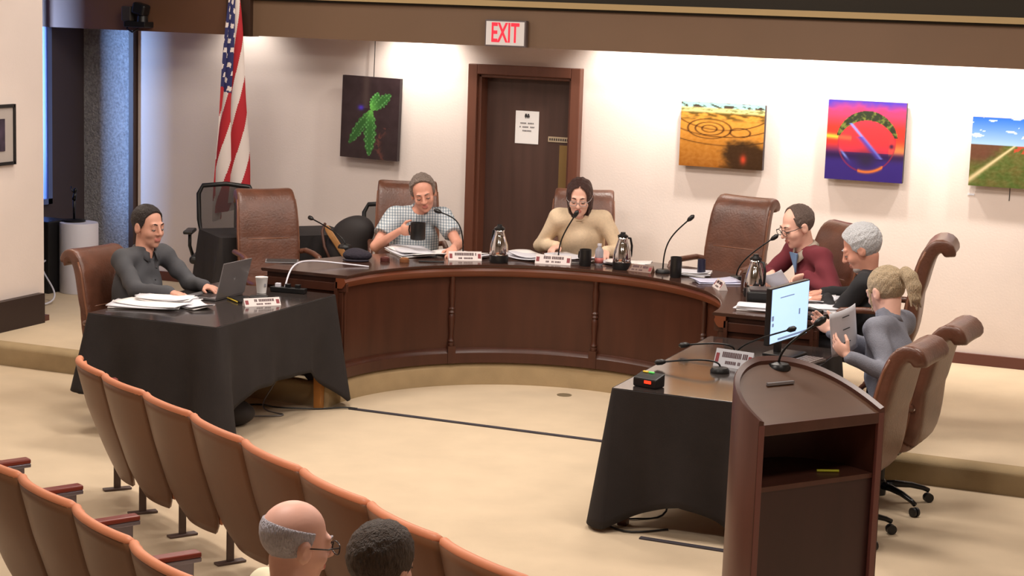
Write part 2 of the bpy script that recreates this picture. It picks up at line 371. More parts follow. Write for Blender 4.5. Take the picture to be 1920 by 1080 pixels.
# ================================================================= draped tables
def table(name, label, cat, cx, cy, hx, hy, h, legs_m, clabel, clname, dropx, dropy, dcor, dfl=None, flare=0.05, seed=0, vinyl=True, rz=0.0, z0=0.0):
    t = thing(name, label, cat, (cx, cy, z0), rz)
    MB().box((0, 0, h - 0.016), (2 * hx - 0.01, 2 * hy - 0.01, 0.026)).build('table_top', m_oak, t)
    MB().box((0, 0, h - 0.07), (2 * hx - 0.12, 2 * hy - 0.12, 0.07)).build('apron', m_oak, t)
    for sx in (-1, 1):
        for sy in (-1, 1):
            x, y = sx * (hx - 0.06), sy * (hy - 0.1)
            b = MB(); vs = []
            for z, r in ((h - 0.03, 0.034), (0, 0.026)):
                vs += [(x - r, y - r, z), (x + r, y - r, z), (x + r, y + r, z), (x - r, y + r, z)]
            b.add(vs, [(0, 1, 2, 3), (7, 6, 5, 4), (0, 4, 5, 1), (1, 5, 6, 2), (2, 6, 7, 3), (3, 7, 4, 0)])
            b.build('leg', legs_m, t)
    # cloth
    rng = random.Random(seed); ph = [rng.uniform(0, 6.28) for _ in range(6)]
    rc = 0.02; N = 44; cols = []
    def side(x0, y0, x1, y1, nx, ny, drop, horiz):
        L = math.hypot(x1 - x0, y1 - y0); out = []
        for k in range(N + 1):
            s = k / N
            # closer sampling near corners
            s = 0.5 - 0.5 * math.cos(PI * s)
            out.append((x0 + (x1 - x0) * s, y0 + (y1 - y0) * s, nx, ny, drop, min(s, 1 - s) * L))
        return out
    per = []
    A = [(-hx + rc, -hy, hx - rc, -hy, 0, -1, dropy), (hx, -hy + rc, hx, hy - rc, 1, 0, dropx), (hx - rc, hy, -hx + rc, hy, 0, 1, dropy), (-hx, hy - rc, -hx, -hy + rc, -1, 0, dropx)]
    for i, (x0, y0, x1, y1, nx, ny, dr) in enumerate(A):
        per += side(x0, y0, x1, y1, nx, ny, dr, i % 2 == 0)
        nx2, ny2 = A[(i + 1) % 4][4:6]; cxx, cyy = x1 - nx * rc, y1 - ny * rc
        for k in range(1, 8):
            q = k / 8 * PI / 2; ax = nx * math.cos(q) + nx2 * math.sin(q); ay = ny * math.cos(q) + ny2 * math.sin(q)
            per.append((cxx + ax * rc, cyy + ay * rc, ax, ay, (dr + A[(i + 1) % 4][6]) / 2, 0.0))
    P = []; V = 16; sacc = 0.0; prev = None
    for (x, y, nx, ny, dr, dist) in per:
        if prev: sacc += math.hypot(x - prev[0], y - prev[1]) + 0.004
        prev = (x, y); col = []
        c = math.exp(-(dist / 0.13) ** 2); dc_ = dfl if (dfl and x < 0 and y < 0) else dcor; dd = dr + (dc_ - dr) * max(0, 1 - dist / 0.42) ** 1.4
        fold = 0.018 * math.sin(sacc * 11 + ph[0]) + 0.010 * math.sin(sacc * 23 + ph[1])
        dip = 0.5 * math.exp(-((dist - 0.16) / 0.07) ** 2)
        for j in range(V + 1):
            v = j / V; e = v ** 0.8
            out = 0.008 + flare * v * 0.35 + fold * e * (0.5 + 0.5 * v) + c * 0.085 * v - dip * 0.07 * v
            col.append((x + nx * out, y + ny * out, h + 0.003 - dd * v if j else h + 0.003))
        P.append(col)
    b = MB(); b.grid(P, closed_u=True)
    base = len(b.v); ring_ = [i * (V + 1) for i in range(len(per))]
    b.f.append(tuple(ring_)); b.mi.append(0)
    for p in range(len(b.v)):
        pass
    cl = b.build('tablecloth', m_cloth, autos=60); cl.location = (cx, cy, z0); cl.rotation_euler = (0, 0, rz)
    md = cl.modifiers.new('solid', 'SOLIDIFY'); md.thickness = 0.002; md.offset = 1
    tag(cl, clabel, 'tablecloth')
    if vinyl:
        v = MB().box((cx, cy, z0 + h + 0.0065), (2 * hx + 0.0, 2 * hy + 0.0, 0.003)).build('table_cover', m_vinyl, bevel=0.001)
        v.location = (0, 0, 0); tag(v, vinyl, 'cover')
    return t
LTZ = 0.79; RTZ = 0.78
table('side_table', 'oak-legged table under a black cloth, at the left of the pit, laptop on it', 'table', -6.43, 10.37, 0.475, 0.775, LTZ, m_oak,
      'black cloth draped over the left table, corners hanging almost to the floor', 'tablecloth', 0.47, 0.52, 0.74, dfl=0.50, seed=3,
      vinyl='glossy clear protective cover over the black cloth of the left table')
table('side_table', 'dark-legged table under a black cloth at the right of the pit, monitor on it', 'table', -2.80, 10.17, 0.42, 0.925, RTZ, mat('dark_leg', (92, 58, 42), 0.5),
      'black cloth hanging in folds from the right table behind the lectern', 'tablecloth', 0.52, 0.60, 0.76, seed=9,
      vinyl='glossy clear protective cover over the cloth of the right table')
table('side_table', 'table under a plain black cloth by the back wall behind the left empty armchair', 'table', -7.64, 13.24, 0.57, 0.30, 0.72, m_oak,
      'black cloth covering the table by the back wall below the flag', 'tablecloth', 0.6, 0.6, 0.70, seed=5, vinyl=None, z0=ZP, rz=math.radians(49))

# ================================================================= lectern
ux, uy = 0.592, 0.806
lect = thing('lectern', 'dark brown D-shaped wooden lectern with an open shelf, its curved front toward the desk', 'lectern', (-1.71, 7.70, 0), math.atan2(uy, ux))
# local x along the flat open side, local y (depth) toward the curved front
HW, DP = 0.355, 0.47
def dshape(s=0.0, n=40):
    pts = []
    for k in range(n + 1):
        a = PI * k / n; c_, s_ = math.cos(a), math.sin(a)
        pts.append(((HW - s) * math.copysign(abs(c_) ** (0.80 if c_ > 0 else 1.35), c_), max(0, (DP - s)) * abs(s_) ** 0.85))
    return pts
slope = lambda x, y: 1.105 + 0.36 * y
D0 = dshape(0); D1 = dshape(0.028)
b = MB(); n = len(D0); m_lect = mat('lectern_wood', (84, 50, 40), 0.36, noise=(3, 0.14), stretch=(3, 3, 0.5), spec=0.45)
P = []
for i in range(n):
    (x0, y0), (x1, y1) = D0[i], D1[i]
    sp = 1.0
    P.append([(x0 * 1.02, y0 * 1.02, 0), (x0, y0, slope(x0, y0) + 0.012), (x0 * 0.985, y0 * 0.985, slope(x0, y0) + 0.02), (x1, y1, slope(x1, y1) + 0.012), (x1, y1, 0), (x0 * 1.02, y0 * 1.02, 0)])
b.grid(P); b.f += [(0, 1, 2, 3, 4), tuple((n - 1) * 6 + k for k in range(5))]; b.mi += [0, 0]
b.build('curved_shell', m_lect, lect, autos=40)
MB().prism(D1, lambda x, y: slope(x, y) - 0.03, lambda x, y: slope(x, y) - 0.004).build('reading_surface', mat('lectern_top', (84, 54, 34), 0.34, noise=(3, 0.12), stretch=(1, 3, 1)), lect)
MB().box((0, 0.012, 1.078), (2 * HW - 0.05, 0.026, 0.05)).build('top_rail', m_lect, lect, bevel=0.003)
MB().prism([(x * 0.99, max(y * 0.99, 0.02)) for x, y in D1], 0.80, 0.822).build('shelf', m_lect, lect)
MB().box((0, 0.035, 0.40), (2 * HW - 0.06, 0.02, 0.80)).build('lower_panel', mat('lectern_panel', (58, 32, 30), 0.4, noise=(3, 0.12), stretch=(3, 3, 0.5)), lect)
for s in (-1, 1): MB().box((s * (HW - 0.018), 0.008, 0.55), (0.03, 0.02, 1.10)).build('edge_band', mat('lectern_edge', (112, 66, 60), 0.35), lect, bevel=0.002)
MB().box((-0.02, 0.275, slope(0, 0.275) + 0.004), (0.15, 0.014, 0.012)).build('paper_stop', mat('alu', (150, 148, 152), 0.3, metal=0.6), lect)
p = MB().tube([(-0.05, 0, 0), (0.05, 0, 0)], 0.006).build('pen', mat('pen_yellow', (196, 196, 40), 0.5)); p.location = (-1.715, 7.88, 0.829); p.rotation_euler = (0, 0, 0.45)
tag(p, 'yellow pen lying on the shelf inside the lectern', 'pen')

# ================================================================= executive chairs
def exec_chair(label, x, y, z0, face, group='brown leather armchairs', h=1.12, sw=1.0):
    """face = direction the sitter looks (radians, world); local +Y is forward"""
    t = thing('leather_armchair', label, 'chair', (x, y, z0), face - PI / 2, group)
    dz = h - 1.12
    # backrest: profile in (y,z) with thickness, wrapped to a padded shape
    st = [(-0.185, 0.40, 0.045), (-0.225, 0.50, 0.055), (-0.245, 0.62, 0.050), (-0.255, 0.74, 0.045), (-0.262, 0.765, 0.040), (-0.268, 0.79, 0.047), (-0.29, 0.90, 0.048), (-0.315, 1.00, 0.046), (-0.345, 1.07, 0.048), (-0.385, 1.105, 0.050), (-0.43, 1.10, 0.050), (-0.455, 1.065, 0.045), (-0.455, 1.03, 0.03)]
    wd = [0.235, 0.25, 0.255, 0.258, 0.257, 0.258, 0.255, 0.25, 0.245, 0.242, 0.24, 0.238, 0.235]
    P = []; nseg = 28
    for i, (yy, zz, th) in enumerate(st):
        a = st[max(i - 1, 0)]; c = st[min(i + 1, len(st) - 1)]
        ty, tz = c[0] - a[0], c[1] - a[1]; l = math.hypot(ty, tz); ny, nz = tz / l, -ty / l
        row = []
        for k in range(nseg):
            q = 2 * PI * k / nseg; cx_ = math.copysign(abs(math.cos(q)) ** 0.28, math.cos(q)); sy_ = math.copysign(abs(math.sin(q)) ** 0.55, math.sin(q))
            o_ = th * sy_; xx = wd[i] * cx_ * sw
            wing = 0.02 * abs(cx_) ** 3 if sy_ > 0 else 0
            row.append((xx, yy + ny * (o_ + wing), zz + dz + nz * (o_ + wing)))
        P.append(row)
    b = MB(); R = [list(r) + [r[0]] for r in P]; b.grid(R)
    m = nseg + 1; b.f.append(tuple(range(nseg))); b.mi.append(0); b.f.append(tuple((len(P) - 1) * m + j for j in range(nseg))); b.mi.append(0)
    bk = b.build('backrest', m_leather, t, smooth=True, sub=1)
    for s in (-1, 1):
        pts = [(s * wd[i] * sw * 0.985, yy + 0.035, zz + dz) for i, (yy, zz, th) in enumerate(st[:9])]
        MB().tube(pts, 0.008).build('piping', m_leather2, bk, smooth=True)
    MB().tube([(-0.24 * sw, -0.217, 0.766 + dz), (0.24 * sw, -0.217, 0.766 + dz)], 0.005).build('piping', m_leather2, bk, smooth=True)
    # seat
    b = MB(); P = []
    for zz, s_ in ((0.37, 0.92), (0.385, 1.0), (0.43, 1.03), (0.47, 0.99), (0.485, 0.90)):
        row = []
        for k in range(33):
            q = 2 * PI * k / 32; row.append((0.25 * s_ * sw * math.copysign(abs(math.cos(q)) ** 0.45, math.cos(q)), 0.03 + 0.24 * s_ * math.copysign(abs(math.sin(q)) ** 0.45, math.sin(q)), zz + dz))
        P.append(row)
    b.grid(P); b.f.append(tuple(range(32))); b.mi.append(0); b.f.append(tuple(4 * 33 + j for j in range(32))); b.mi.append(0)
    b.build('seat', m_leather, t, smooth=True, sub=1)
    for s in (-1, 1):
        x_ = s * 0.30 * sw
        ar = [(s * 0.255, -0.23, 0.655 + dz), (x_, -0.17, 0.67 + dz), (x_, 0.05, 0.672 + dz), (x_, 0.19, 0.66 + dz), (x_, 0.235, 0.62 + dz), (x_, 0.20, 0.56 + dz), (s * 0.285, 0.10, 0.47 + dz), (s * 0.22, 0.05, 0.40 + dz)]
        pts = []
        for i in range(len(ar) - 1):
            for k in range(4):
                t_ = k / 4; pts.append(tuple(ar[i][j] * (1 - t_) + ar[i + 1][j] * t_ for j in range(3)))
        pts.append(ar[-1])
        rr = [0.022 if i < 14 else 0.016 for i in range(len(pts))]
        MB().tube(pts, rr, 10).build('armrest', m_leather, t, smooth=True)
        MB().ball((s * 0.262 * sw, -0.235, 0.655 + dz), 0.012, 8).build('stud', m_chrome, t, smooth=True)
    b = MB(); b.box((0, 0.0, 0.355 + dz), (0.22, 0.26, 0.03)); b.lathe([(0.028, 0.13), (0.028, 0.24), (0.019, 0.245), (0.019, 0.355 + dz)], (0, 0, 0), 14); b.lathe([(0.04, 0.055), (0.045, 0.13), (0.03, 0.15)], (0, 0, 0), 14)
    b.build('column', m_blackm, t, autos=40)
    for k in range(5):
        a = 2 * PI * k / 5 + 0.35; c_, s_ = math.cos(a), math.sin(a)
        pts = [(c_ * r, s_ * r, z) for r, z in ((0.03, 0.115), (0.10, 0.118), (0.20, 0.108), (0.28, 0.088), (0.315, 0.072))]
        lg = MB().tube(pts, [0.024, 0.022, 0.018, 0.015, 0.014], 8).build('leg', m_blackm, t, smooth=True)
        b = MB(); Mx = Matrix.Rotation(a, 3, 'Z') @ Matrix.Rotation(PI / 2, 3, 'X')
        for o_ in (-0.012, 0.012):
            b.lathe([(0.012, -0.008), (0.028, -0.007), (0.028, 0.007), (0.012, 0.008)], (c_ * 0.315 - s_ * o_ * 1.0, s_ * 0.315 + c_ * o_, 0.028), 14, Mx)
        b.build('caster', m_black, lg, autos=40)
    return t
def toward(x, y, tx=CX, ty=CY): return math.atan2(ty - y, tx - x)
# ================================================================= smooth solid modelling (implicit surfaces meshed to one skin)
V3 = lambda *a: np.array(a, dtype=np.float32)
class Solid:
    def __init__(s, k=0.02): s.ops = []; s.k = k
    def cap(s, a, b, ra, rb=None, k=None, sub=False):
        a = np.array(a, np.float32); b = np.array(b, np.float32); rb = ra if rb is None else rb
        ab = b - a; L2 = float(ab @ ab) + 1e-12
        def f(p):
            d = p - a; t = np.clip((d @ ab) / L2, 0, 1)
            return np.linalg.norm(d - t[:, None] * ab, axis=1) - (ra + (rb - ra) * t)
        m = max(ra, rb); lo = np.minimum(a, b) - m; hi = np.maximum(a, b) + m
        s.ops.append((f, lo, hi, s.k if k is None else k, sub)); return s
    def ell(s, c, r, R=None, k=None, sub=False):
        c = np.array(c, np.float32); r = np.array(r, np.float32); R_ = None if R is None else np.array(R, np.float32)
        def f(p):
            d = p - c
            if R_ is not None: d = d @ R_
            k0 = np.linalg.norm(d / r, axis=1); k1 = np.linalg.norm(d / (r * r), axis=1) + 1e-9
            return k0 * (k0 - 1) / k1
        m = float(r.max()); s.ops.append((f, c - m, c + m, s.k if k is None else k, sub)); return s
    def fn(s, f, lo, hi, k=None, sub=False): s.ops.append((f, np.array(lo, np.float32), np.array(hi, np.float32), s.k if k is None else k, sub)); return s
    def mesh(s, h, post=None):
        pad = 3 * h
        add = [o for o in s.ops if not o[4]]
        lo = np.min([o[1] for o in add], axis=0) - pad; hi = np.max([o[2] for o in add], axis=0) + pad
        n = np.ceil((hi - lo) / h).astype(int) + 1
        X = [lo[i] + h * np.arange(n[i]) for i in range(3)]
        D = np.full(tuple(n), 1.0, np.float32)
        for f, l, u, k, sub in s.ops:
            m = k + 4 * h
            i0 = np.clip(((l - m - lo) / h).astype(int), 0, n - 1); i1 = np.clip(((u + m - lo) / h).astype(int) + 2, 1, n)
            sl = tuple(slice(i0[j], i1[j]) for j in range(3))
            g = np.stack(np.meshgrid(*[X[j][sl[j]] for j in range(3)], indexing='ij'), -1).reshape(-1, 3).astype(np.float32)
            if len(g) == 0: continue
            d = f(g).reshape(D[sl].shape).astype(np.float32); e = D[sl]
            if not sub:
                if k > 0: q = np.clip(0.5 + 0.5 * (e - d) / k, 0, 1); D[sl] = e * (1 - q) + d * q - k * q * (1 - q)
                else: D[sl] = np.minimum(e, d)
            else:
                if k > 0: q = np.clip(0.5 - 0.5 * (e + d) / k, 0, 1); D[sl] = e * (1 - q) - d * q + k * q * (1 - q)
                else: D[sl] = np.maximum(e, -d)
        if post: D = post(D, X)
        return nets(D, lo, h)
def nets(D, lo, h):
    S = D < 0; nx, ny, nz = D.shape
    acc = np.zeros((nx - 1, ny - 1, nz - 1, 3), np.float32); cnt = np.zeros((nx - 1, ny - 1, nz - 1), np.float32)
    def edge(ax, oy, oz):
        o = [0, 0, 0]; oth = [i for i in range(3) if i != ax]; o[oth[0]] = oy; o[oth[1]] = oz
        a = tuple(slice(o[i], D.shape[i] - 1 + o[i]) for i in range(3)); o2 = list(o); o2[ax] += 1
        b = tuple(slice(o2[i], D.shape[i] - 1 + o2[i]) for i in range(3))
        da, db = D[a], D[b]; m = (da < 0) != (db < 0)
        t = np.where(m, da / np.where(m, da - db, 1), 0)
        for i in range(3):
            acc[..., i] += np.where(m, (t if i == ax else o[i]), 0)
        cnt[...] += m
    for ax in range(3):
        for oy in (0, 1):
            for oz in (0, 1): edge(ax, oy, oz)
    act = cnt > 0; idx = -np.ones(act.shape, np.int64); idx[act] = np.arange(act.sum())
    ijk = np.argwhere(act); V = (ijk + acc[act] / cnt[act][:, None]) * h + lo
    F = []
    for ax in range(3):
        a = [slice(1, D.shape[i] - 1) for i in range(3)]; a[ax] = slice(0, D.shape[ax] - 1); b = list(a); b[ax] = slice(1, D.shape[ax])
        sa, sb = S[tuple(a)], S[tuple(b)]; m = sa != sb; P = np.argwhere(m)
        if len(P) == 0: continue
        off = np.array([1, 1, 1]); off[ax] = 0; P = P + off; flip = sa[m]
        u, v = [i for i in range(3) if i != ax]; eu = np.zeros(3, int); eu[u] = 1; ev = np.zeros(3, int); ev[v] = 1
        q = np.stack([idx[tuple((P - eu - ev).T)], idx[tuple((P - ev).T)], idx[tuple(P.T)], idx[tuple((P - eu).T)]], -1)
        if ax == 1: flip = ~flip
        q[~flip] = q[~flip][:, ::-1]; F.append(q)
    return V, np.concatenate(F)
def np_obj(name, VF, m, parent=None, smooth=1, matf=None):
    V, F = VF
    F = F[(F >= 0).all(1)]
    me = bpy.data.meshes.new(name)
    me.vertices.add(len(V)); me.vertices.foreach_set('co', V.astype(np.float32).ravel())
    me.loops.add(len(F) * 4); me.loops.foreach_set('vertex_index', F.astype(np.int32).ravel())
    me.polygons.add(len(F)); me.polygons.foreach_set('loop_start', (np.arange(len(F)) * 4).astype(np.int32))
    try: me.polygons.foreach_set('loop_total', np.full(len(F), 4, np.int32))
    except Exception: pass
    ms = m if isinstance(m, (list, tuple)) else [m]
    for q in ms: me.materials.append(q)
    if matf is not None:
        c = V[F].mean(1); me.polygons.foreach_set('material_index', matf(c).astype(np.int32))
    me.update(calc_edges=True); me.polygons.foreach_set('use_smooth', np.ones(len(F), bool)); me.validate()
    o = bpy.data.objects.new(name, me); COL.objects.link(o)
    if parent: o.parent = parent
    if smooth: md = o.modifiers.new('smooth', 'SMOOTH'); md.factor = 0.5; md.iterations = smooth
    return o

# ================================================================= people
def unit(v): v = np.array(v, float); return v / (np.linalg.norm(v) + 1e-9)
def rotm(yaw, pitch, roll):
    """head frame: columns right, forward, up in local body axes; yaw + = turn to own left, pitch + = look down, roll + = tilt to own right"""
    R = Matrix.Rotation(yaw, 3, 'Z') @ Matrix.Rotation(-pitch, 3, 'X') @ Matrix.Rotation(roll, 3, 'Y')
    return np.array(R)
def ik(S, Wp, l1, l2, pole):
    S = np.array(S, float); Wp = np.array(Wp, float); d = Wp - S; L = np.linalg.norm(d)
    if L > (l1 + l2) * 0.985:
        k = L / ((l1 + l2) * 0.985); l1 *= k; l2 *= k
    a = (l1 * l1 - l2 * l2 + L * L) / (2 * L); hh = math.sqrt(max(l1 * l1 - a * a, 1e-6)); n = d / L
    p = np.array(pole, float); p = p - n * (p @ n); p = unit(p); return S + n * a + p * hh
def add_hand(sd, Wp, f, n, side, s, curl=0.35, thumb=0.5, k=0.012):
    f = unit(f); n = np.array(n, float); n = unit(n - f * (n @ f)); t = np.cross(n, f) * (-1 if side == 'R' else 1)
    Wp = np.array(Wp, float); P = lambda a, b, c: Wp + (f * a + t * b + n * c) * s
    R = np.stack([t, f, n], 1)
    sd.ell(P(0.048, 0, 0), (0.040 * s, 0.052 * s, 0.017 * s), R, k=k)
    for i, (off, L) in enumerate(((0.028, 0.070), (0.0095, 0.078), (-0.0095, 0.073), (-0.028, 0.056))):
        base = P(0.085 - abs(off - 0.009) * 0.25, off, 0); ang = 0.15 + curl * (0.45 + 0.08 * i); q = base; spread = off * 1.6
        dv = unit(f + t * spread)
        for j, (fr, r) in enumerate(((0.45, 0.0092), (0.30, 0.0082), (0.25, 0.0072))):
            dirv = dv * math.cos(ang) + n * math.sin(ang); q2 = q + dirv * L * fr * s
            sd.cap(q, q2, r * s, (r - 0.0008) * s, k=0.004 if j == 0 else 0.003); q = q2; ang += curl * 0.9
    q = P(0.022, 0.030, 0.004); d1 = unit(f * 0.62 + t * 0.70 + n * 0.25 * thumb); q2 = q + d1 * 0.042 * s; d2 = unit(f * 0.9 + t * 0.25 + n * 0.45 * thumb); q3 = q2 + d2 * 0.036 * s
    sd.cap(q, q2, 0.0125 * s, 0.0105 * s, k=0.01); sd.cap(q2, q3, 0.0105 * s, 0.0085 * s, k=0.004)

def skin_mat(name, col): return mat(name, col, 0.5, noise=(14, 0.06), spec=0.35)
def person(label, root, face, head, skin, hair, shirt, wr, wl, s=1.12, hy=(0, 0, 0), hs=None, sleeves='long', hair_style='short', glasses=None, collar=True,
           poleR=(0.6, -0.3, -1), poleL=(-0.6, -0.3, -1), handR=None, handL=None, trouser=None, legs=True, lashes=True, build_w=1.0, extra=None, seat=0.50, voxel=0.0075, beard=None, age=0, belly=0.0):
    """root: hip position on the floor (world x, y, floor z); head/wr/wl: world positions"""
    t = thing('person', label, 'person', root, face - PI / 2)
    hs = hs or s * 1.07
    Rw = Matrix.Rotation(-(face - PI / 2), 3, 'Z'); rt = Vector(root)
    L = lambda p: np.array(Rw @ (Vector(p) - rt))
    LD = lambda p: np.array(Rw @ Vector(p))
    Hd = L(head); Hip = np.array([0, 0, seat]); ax = Hd - Hip; ln = np.linalg.norm(ax); ax = ax / ln
    Nk = Hip + ax * (ln - 0.132 * hs); ShC = Hip + ax * (ln - 0.200 * s)
    # straight spine direction with slight slump
    right = np.array([1.0, 0, 0]); fwd = unit(np.cross(ax, right) * -1); fwd = fwd if fwd[1] > 0 else -fwd
    up = ax; back = -fwd
    Rsp = np.stack([right, fwd, up], 1)
    sw = 0.175 * s * build_w
    SR = ShC + right * sw - fwd * 0.005; SL = ShC - right * sw - fwd * 0.005
    WR, WL = L(wr), L(wl)
    ER = ik(SR, WR, 0.285 * s, 0.255 * s, poleR); EL = ik(SL, WL, 0.285 * s, 0.255 * s, poleL)
    Rh = rotm(*hy); H = lambda x, y, z: Hd + Rh @ (np.array([x, y, z]) * hs)
    e = hs
    B = Solid(0.03)
    # trunk
    def trunk(B, g, k=0.05):
        B.ell(Hip + ax * 0.02, (0.165 * s * build_w + g, 0.12 * s + g, 0.13 * s + g), Rsp, k=k)
        B.ell(Hip + ax * ln * 0.26 + fwd * (0.02 + belly) * s, (0.145 * s * build_w + g, (0.115 + belly) * s + g, 0.17 * s + g), Rsp, k=k)
        B.ell(Hip + ax * (ln - 0.40 * s) + fwd * 0.0, (0.158 * s * build_w + g, 0.112 * s + g, 0.21 * s + g), Rsp, k=k + 0.03)
        B.cap(SR - right * 0.03, SL + right * 0.03, 0.052 * s + g, k=k)
        B.cap(Nk - ax * 0.03 * s, SR - right * 0.02, 0.045 * s + g * 0.8, 0.045 * s + g, k=0.03); B.cap(Nk - ax * 0.03 * s, SL + right * 0.02, 0.045 * s + g * 0.8, 0.045 * s + g, k=0.03)
    trunk(B, 0.0)
    B.cap(Nk - ax * 0.05 * s, H(0, -0.02, -0.05), 0.056 * s, 0.052 * e, k=0.02)
    for S_, E_, W_ in ((SR, ER, WR), (SL, EL, WL)):
        B.cap(S_, E_, 0.045 * s, 0.037 * s, k=0.03); B.cap(E_, W_, 0.038 * s, 0.024 * s, k=0.015)
    # head
    B.ell(H(0, -0.018, 0.035), (0.074 * e, 0.093 * e, 0.084 * e), Rh, k=0.01)
    B.ell(H(0, 0.022, -0.025), (0.064 * e, 0.066 * e, 0.088 * e), Rh, k=0.02)
    B.ell(H(0, 0.040, -0.078), (0.046 * e, 0.040 * e, 0.036 * e), Rh, k=0.02)
    B.ell(H(0, 0.068, -0.100), (0.020 * e, 0.014 * e, 0.014 * e), Rh, k=0.015)
    for q in (-1, 1): B.ell(H(q * 0.036, 0.052, -0.030), (0.026 * e, 0.030 * e, 0.026 * e), Rh, k=0.015)
    B.cap(H(-0.036, 0.076, 0.024), H(0.036, 0.076, 0.024), 0.012 * e, k=0.012)
    for q in (-1, 1): B.ell(H(q * 0.031, 0.100, 0.003), (0.019 * e, 0.020 * e, 0.014 * e), Rh, k=0.012, sub=True)
    B.cap(H(0, 0.086, 0.014), H(0, 0.106, -0.026), 0.008 * e, 0.0125 * e, k=0.008)
    for q in (-1, 1): B.ell(H(q * 0.012, 0.094, -0.030), (0.009 * e, 0.010 * e, 0.008 * e), Rh, k=0.005)
    for q in (-1, 1): B.ell(H(q * 0.031, 0.076, 0.004), (0.0155 * e, 0.0135 * e, 0.0125 * e), Rh, k=0.004)
    B.cap(H(-0.017, 0.088, -0.058), H(0.017, 0.088, -0.058), 0.006 * e, k=0.004); B.cap(H(-0.014, 0.087, -0.068), H(0.014, 0.087, -0.068), 0.0065 * e, k=0.003)
    for q in (-1, 1):
        B.ell(H(q * 0.078, -0.006, -0.006), (0.013 * e, 0.022 * e, 0.034 * e), Rh, k=0.006); B.ell(H(q * 0.092, 0.0, -0.002), (0.008 * e, 0.011 * e, 0.020 * e), Rh, k=0.004, sub=True)
    # legs
    KR = Hip + np.array([0.14, 0.43, 0.02]) * s; KL = Hip + np.array([-0.14, 0.43, 0.02]) * s
    FR = np.array([0.15 * s, 0.36 * s, 0.09]); FL = np.array([-0.15 * s, 0.30 * s, 0.09])
    hips = (Hip + np.array([0.09, 0.02, -0.01]) * s, Hip + np.array([-0.09, 0.02, -0.01]) * s)
    if legs:
        for h_, K_, F_ in ((hips[0], KR, FR), (hips[1], KL, FL)):
            B.cap(h_, K_, 0.075 * s, 0.052 * s, k=0.03); B.cap(K_, F_, 0.050 * s, 0.034 * s, k=0.02); B.cap(F_ + np.array([0, -0.02, -0.05]), F_ + np.array([0, 0.12, -0.06]), 0.032, 0.026, k=0.02)
    hR = dict(f=(0, 1, -0.15), n=(0, -0.1, -1), curl=0.35, thumb=0.5); hL = dict(hR)
    if handR: hR.update(handR)
    if handL: hL.update(handL)
    for W_, hd, sd_ in ((WR, hR, 'R'), (WL, hL, 'L')):
        f_ = LD(hd['f']) if hd.get('world') else hd['f']; n_ = LD(hd['n']) if hd.get('world') else hd['n']
        add_hand(B, W_, f_, n_, sd_, s, hd['curl'], hd['thumb'])
    Rl = Rh.T
    HL = lambda c: ((c - Hd) @ Rh) / hs          # to head frame
    lipm = mat('lip_' + skin.name, [int(v) for v in (198, 122, 110)], 0.5)
    def mf(c):
        q = HL(c); r = np.zeros(len(c), int)
        r[(np.abs(q[:, 0]) < 0.021) & (q[:, 1] > 0.085) & (q[:, 2] < -0.051) & (q[:, 2] > -0.074)] = 1
        return r
    np_obj('body', B.mesh(voxel), [skin, lipm], t, 1, mf)
    # eyes and brows
    if lashes:
        b = MB()
        for q in (-1, 1): b.ball(tuple(H(q * 0.031, 0.0765, -0.001)), 0.0118 * e, 8)
        b.build('eyes', mat('eye_white', (200, 192, 186), 0.3), t, smooth=True)
        b = MB()
        for q in (-1, 1):
            b.ball(tuple(H(q * 0.031, 0.0835, -0.0055)), 0.0050 * e, 6)
            b.tube([H(q * 0.018, 0.0830, -0.005), H(q * 0.031, 0.0890, -0.0035), H(q * 0.045, 0.0810, -0.004)], 0.0017 * e, 5)
        b.build('irises_and_lashes', mat('iris_dark', (52, 38, 32), 0.3), t, smooth=True)
        b = MB()
        for q in (-1, 1): b.tube([H(q * 0.014, 0.0905, 0.026), H(q * 0.030, 0.089, 0.032), H(q * 0.046, 0.078, 0.027)], [0.0028 * e, 0.0036 * e, 0.002 * e], 6)
        b.build('eyebrows', hair, t, smooth=True)
    # shirt
    shirt_m = shirt
    g = 0.014
    C = Solid(0.04); trunk(C, g)
    for S_, E_, W_ in ((SR, ER, WR), (SL, EL, WL)):
        if sleeves == 'long':
            C.cap(S_, E_, 0.055 * s + g * .6, 0.047 * s + g * .4, k=0.03); Wc = W_ + (E_ - W_) * 0.06
            C.cap(E_, Wc, 0.047 * s + g * .4, 0.033 * s + g * .3, k=0.02)
        else:
            Ec = E_ + (S_ - E_) * 0.25; C.cap(S_, Ec, 0.058 * s + g, 0.060 * s + g, k=0.03)
    neckc = Nk + fwd * 0.01
    C.cap(Nk - ax * 0.03 * s, Nk + ax * 0.16 * s + fwd * 0.02, 0.060 * s, 0.050 * s, k=0.005, sub=True)
    rs = np.random.RandomState(int(abs(root[0]) * 100) % 1000); ph = rs.uniform(0, 6.28, 8)
    def post(D, X):
        x, y, z = np.meshgrid(*X, indexing='ij')
        D = D + 0.0035 * np.sin(38 * z + 16 * x + ph[0] + 3 * np.sin(9 * y + ph[1])) + 0.0025 * np.sin(55 * y - 30 * z + ph[2] + 2 * np.sin(14 * x))
        if sleeves == 'short':
            for S_, E_ in ((SR, ER), (SL, EL)):
                d_ = unit(E_ - S_); cut = S_ + (E_ - S_) * 0.62
                pr = (x - cut[0]) * d_[0] + (y - cut[1]) * d_[1] + (z - cut[2]) * d_[2]
                near = (x - cut[0]) ** 2 + (y - cut[1]) ** 2 + (z - cut[2]) ** 2 < (0.16 * s) ** 2
                D = np.where(near, np.maximum(D, pr), D)
        return D
    np_obj('shirt', C.mesh(0.009, post), shirt_m, t, 1)
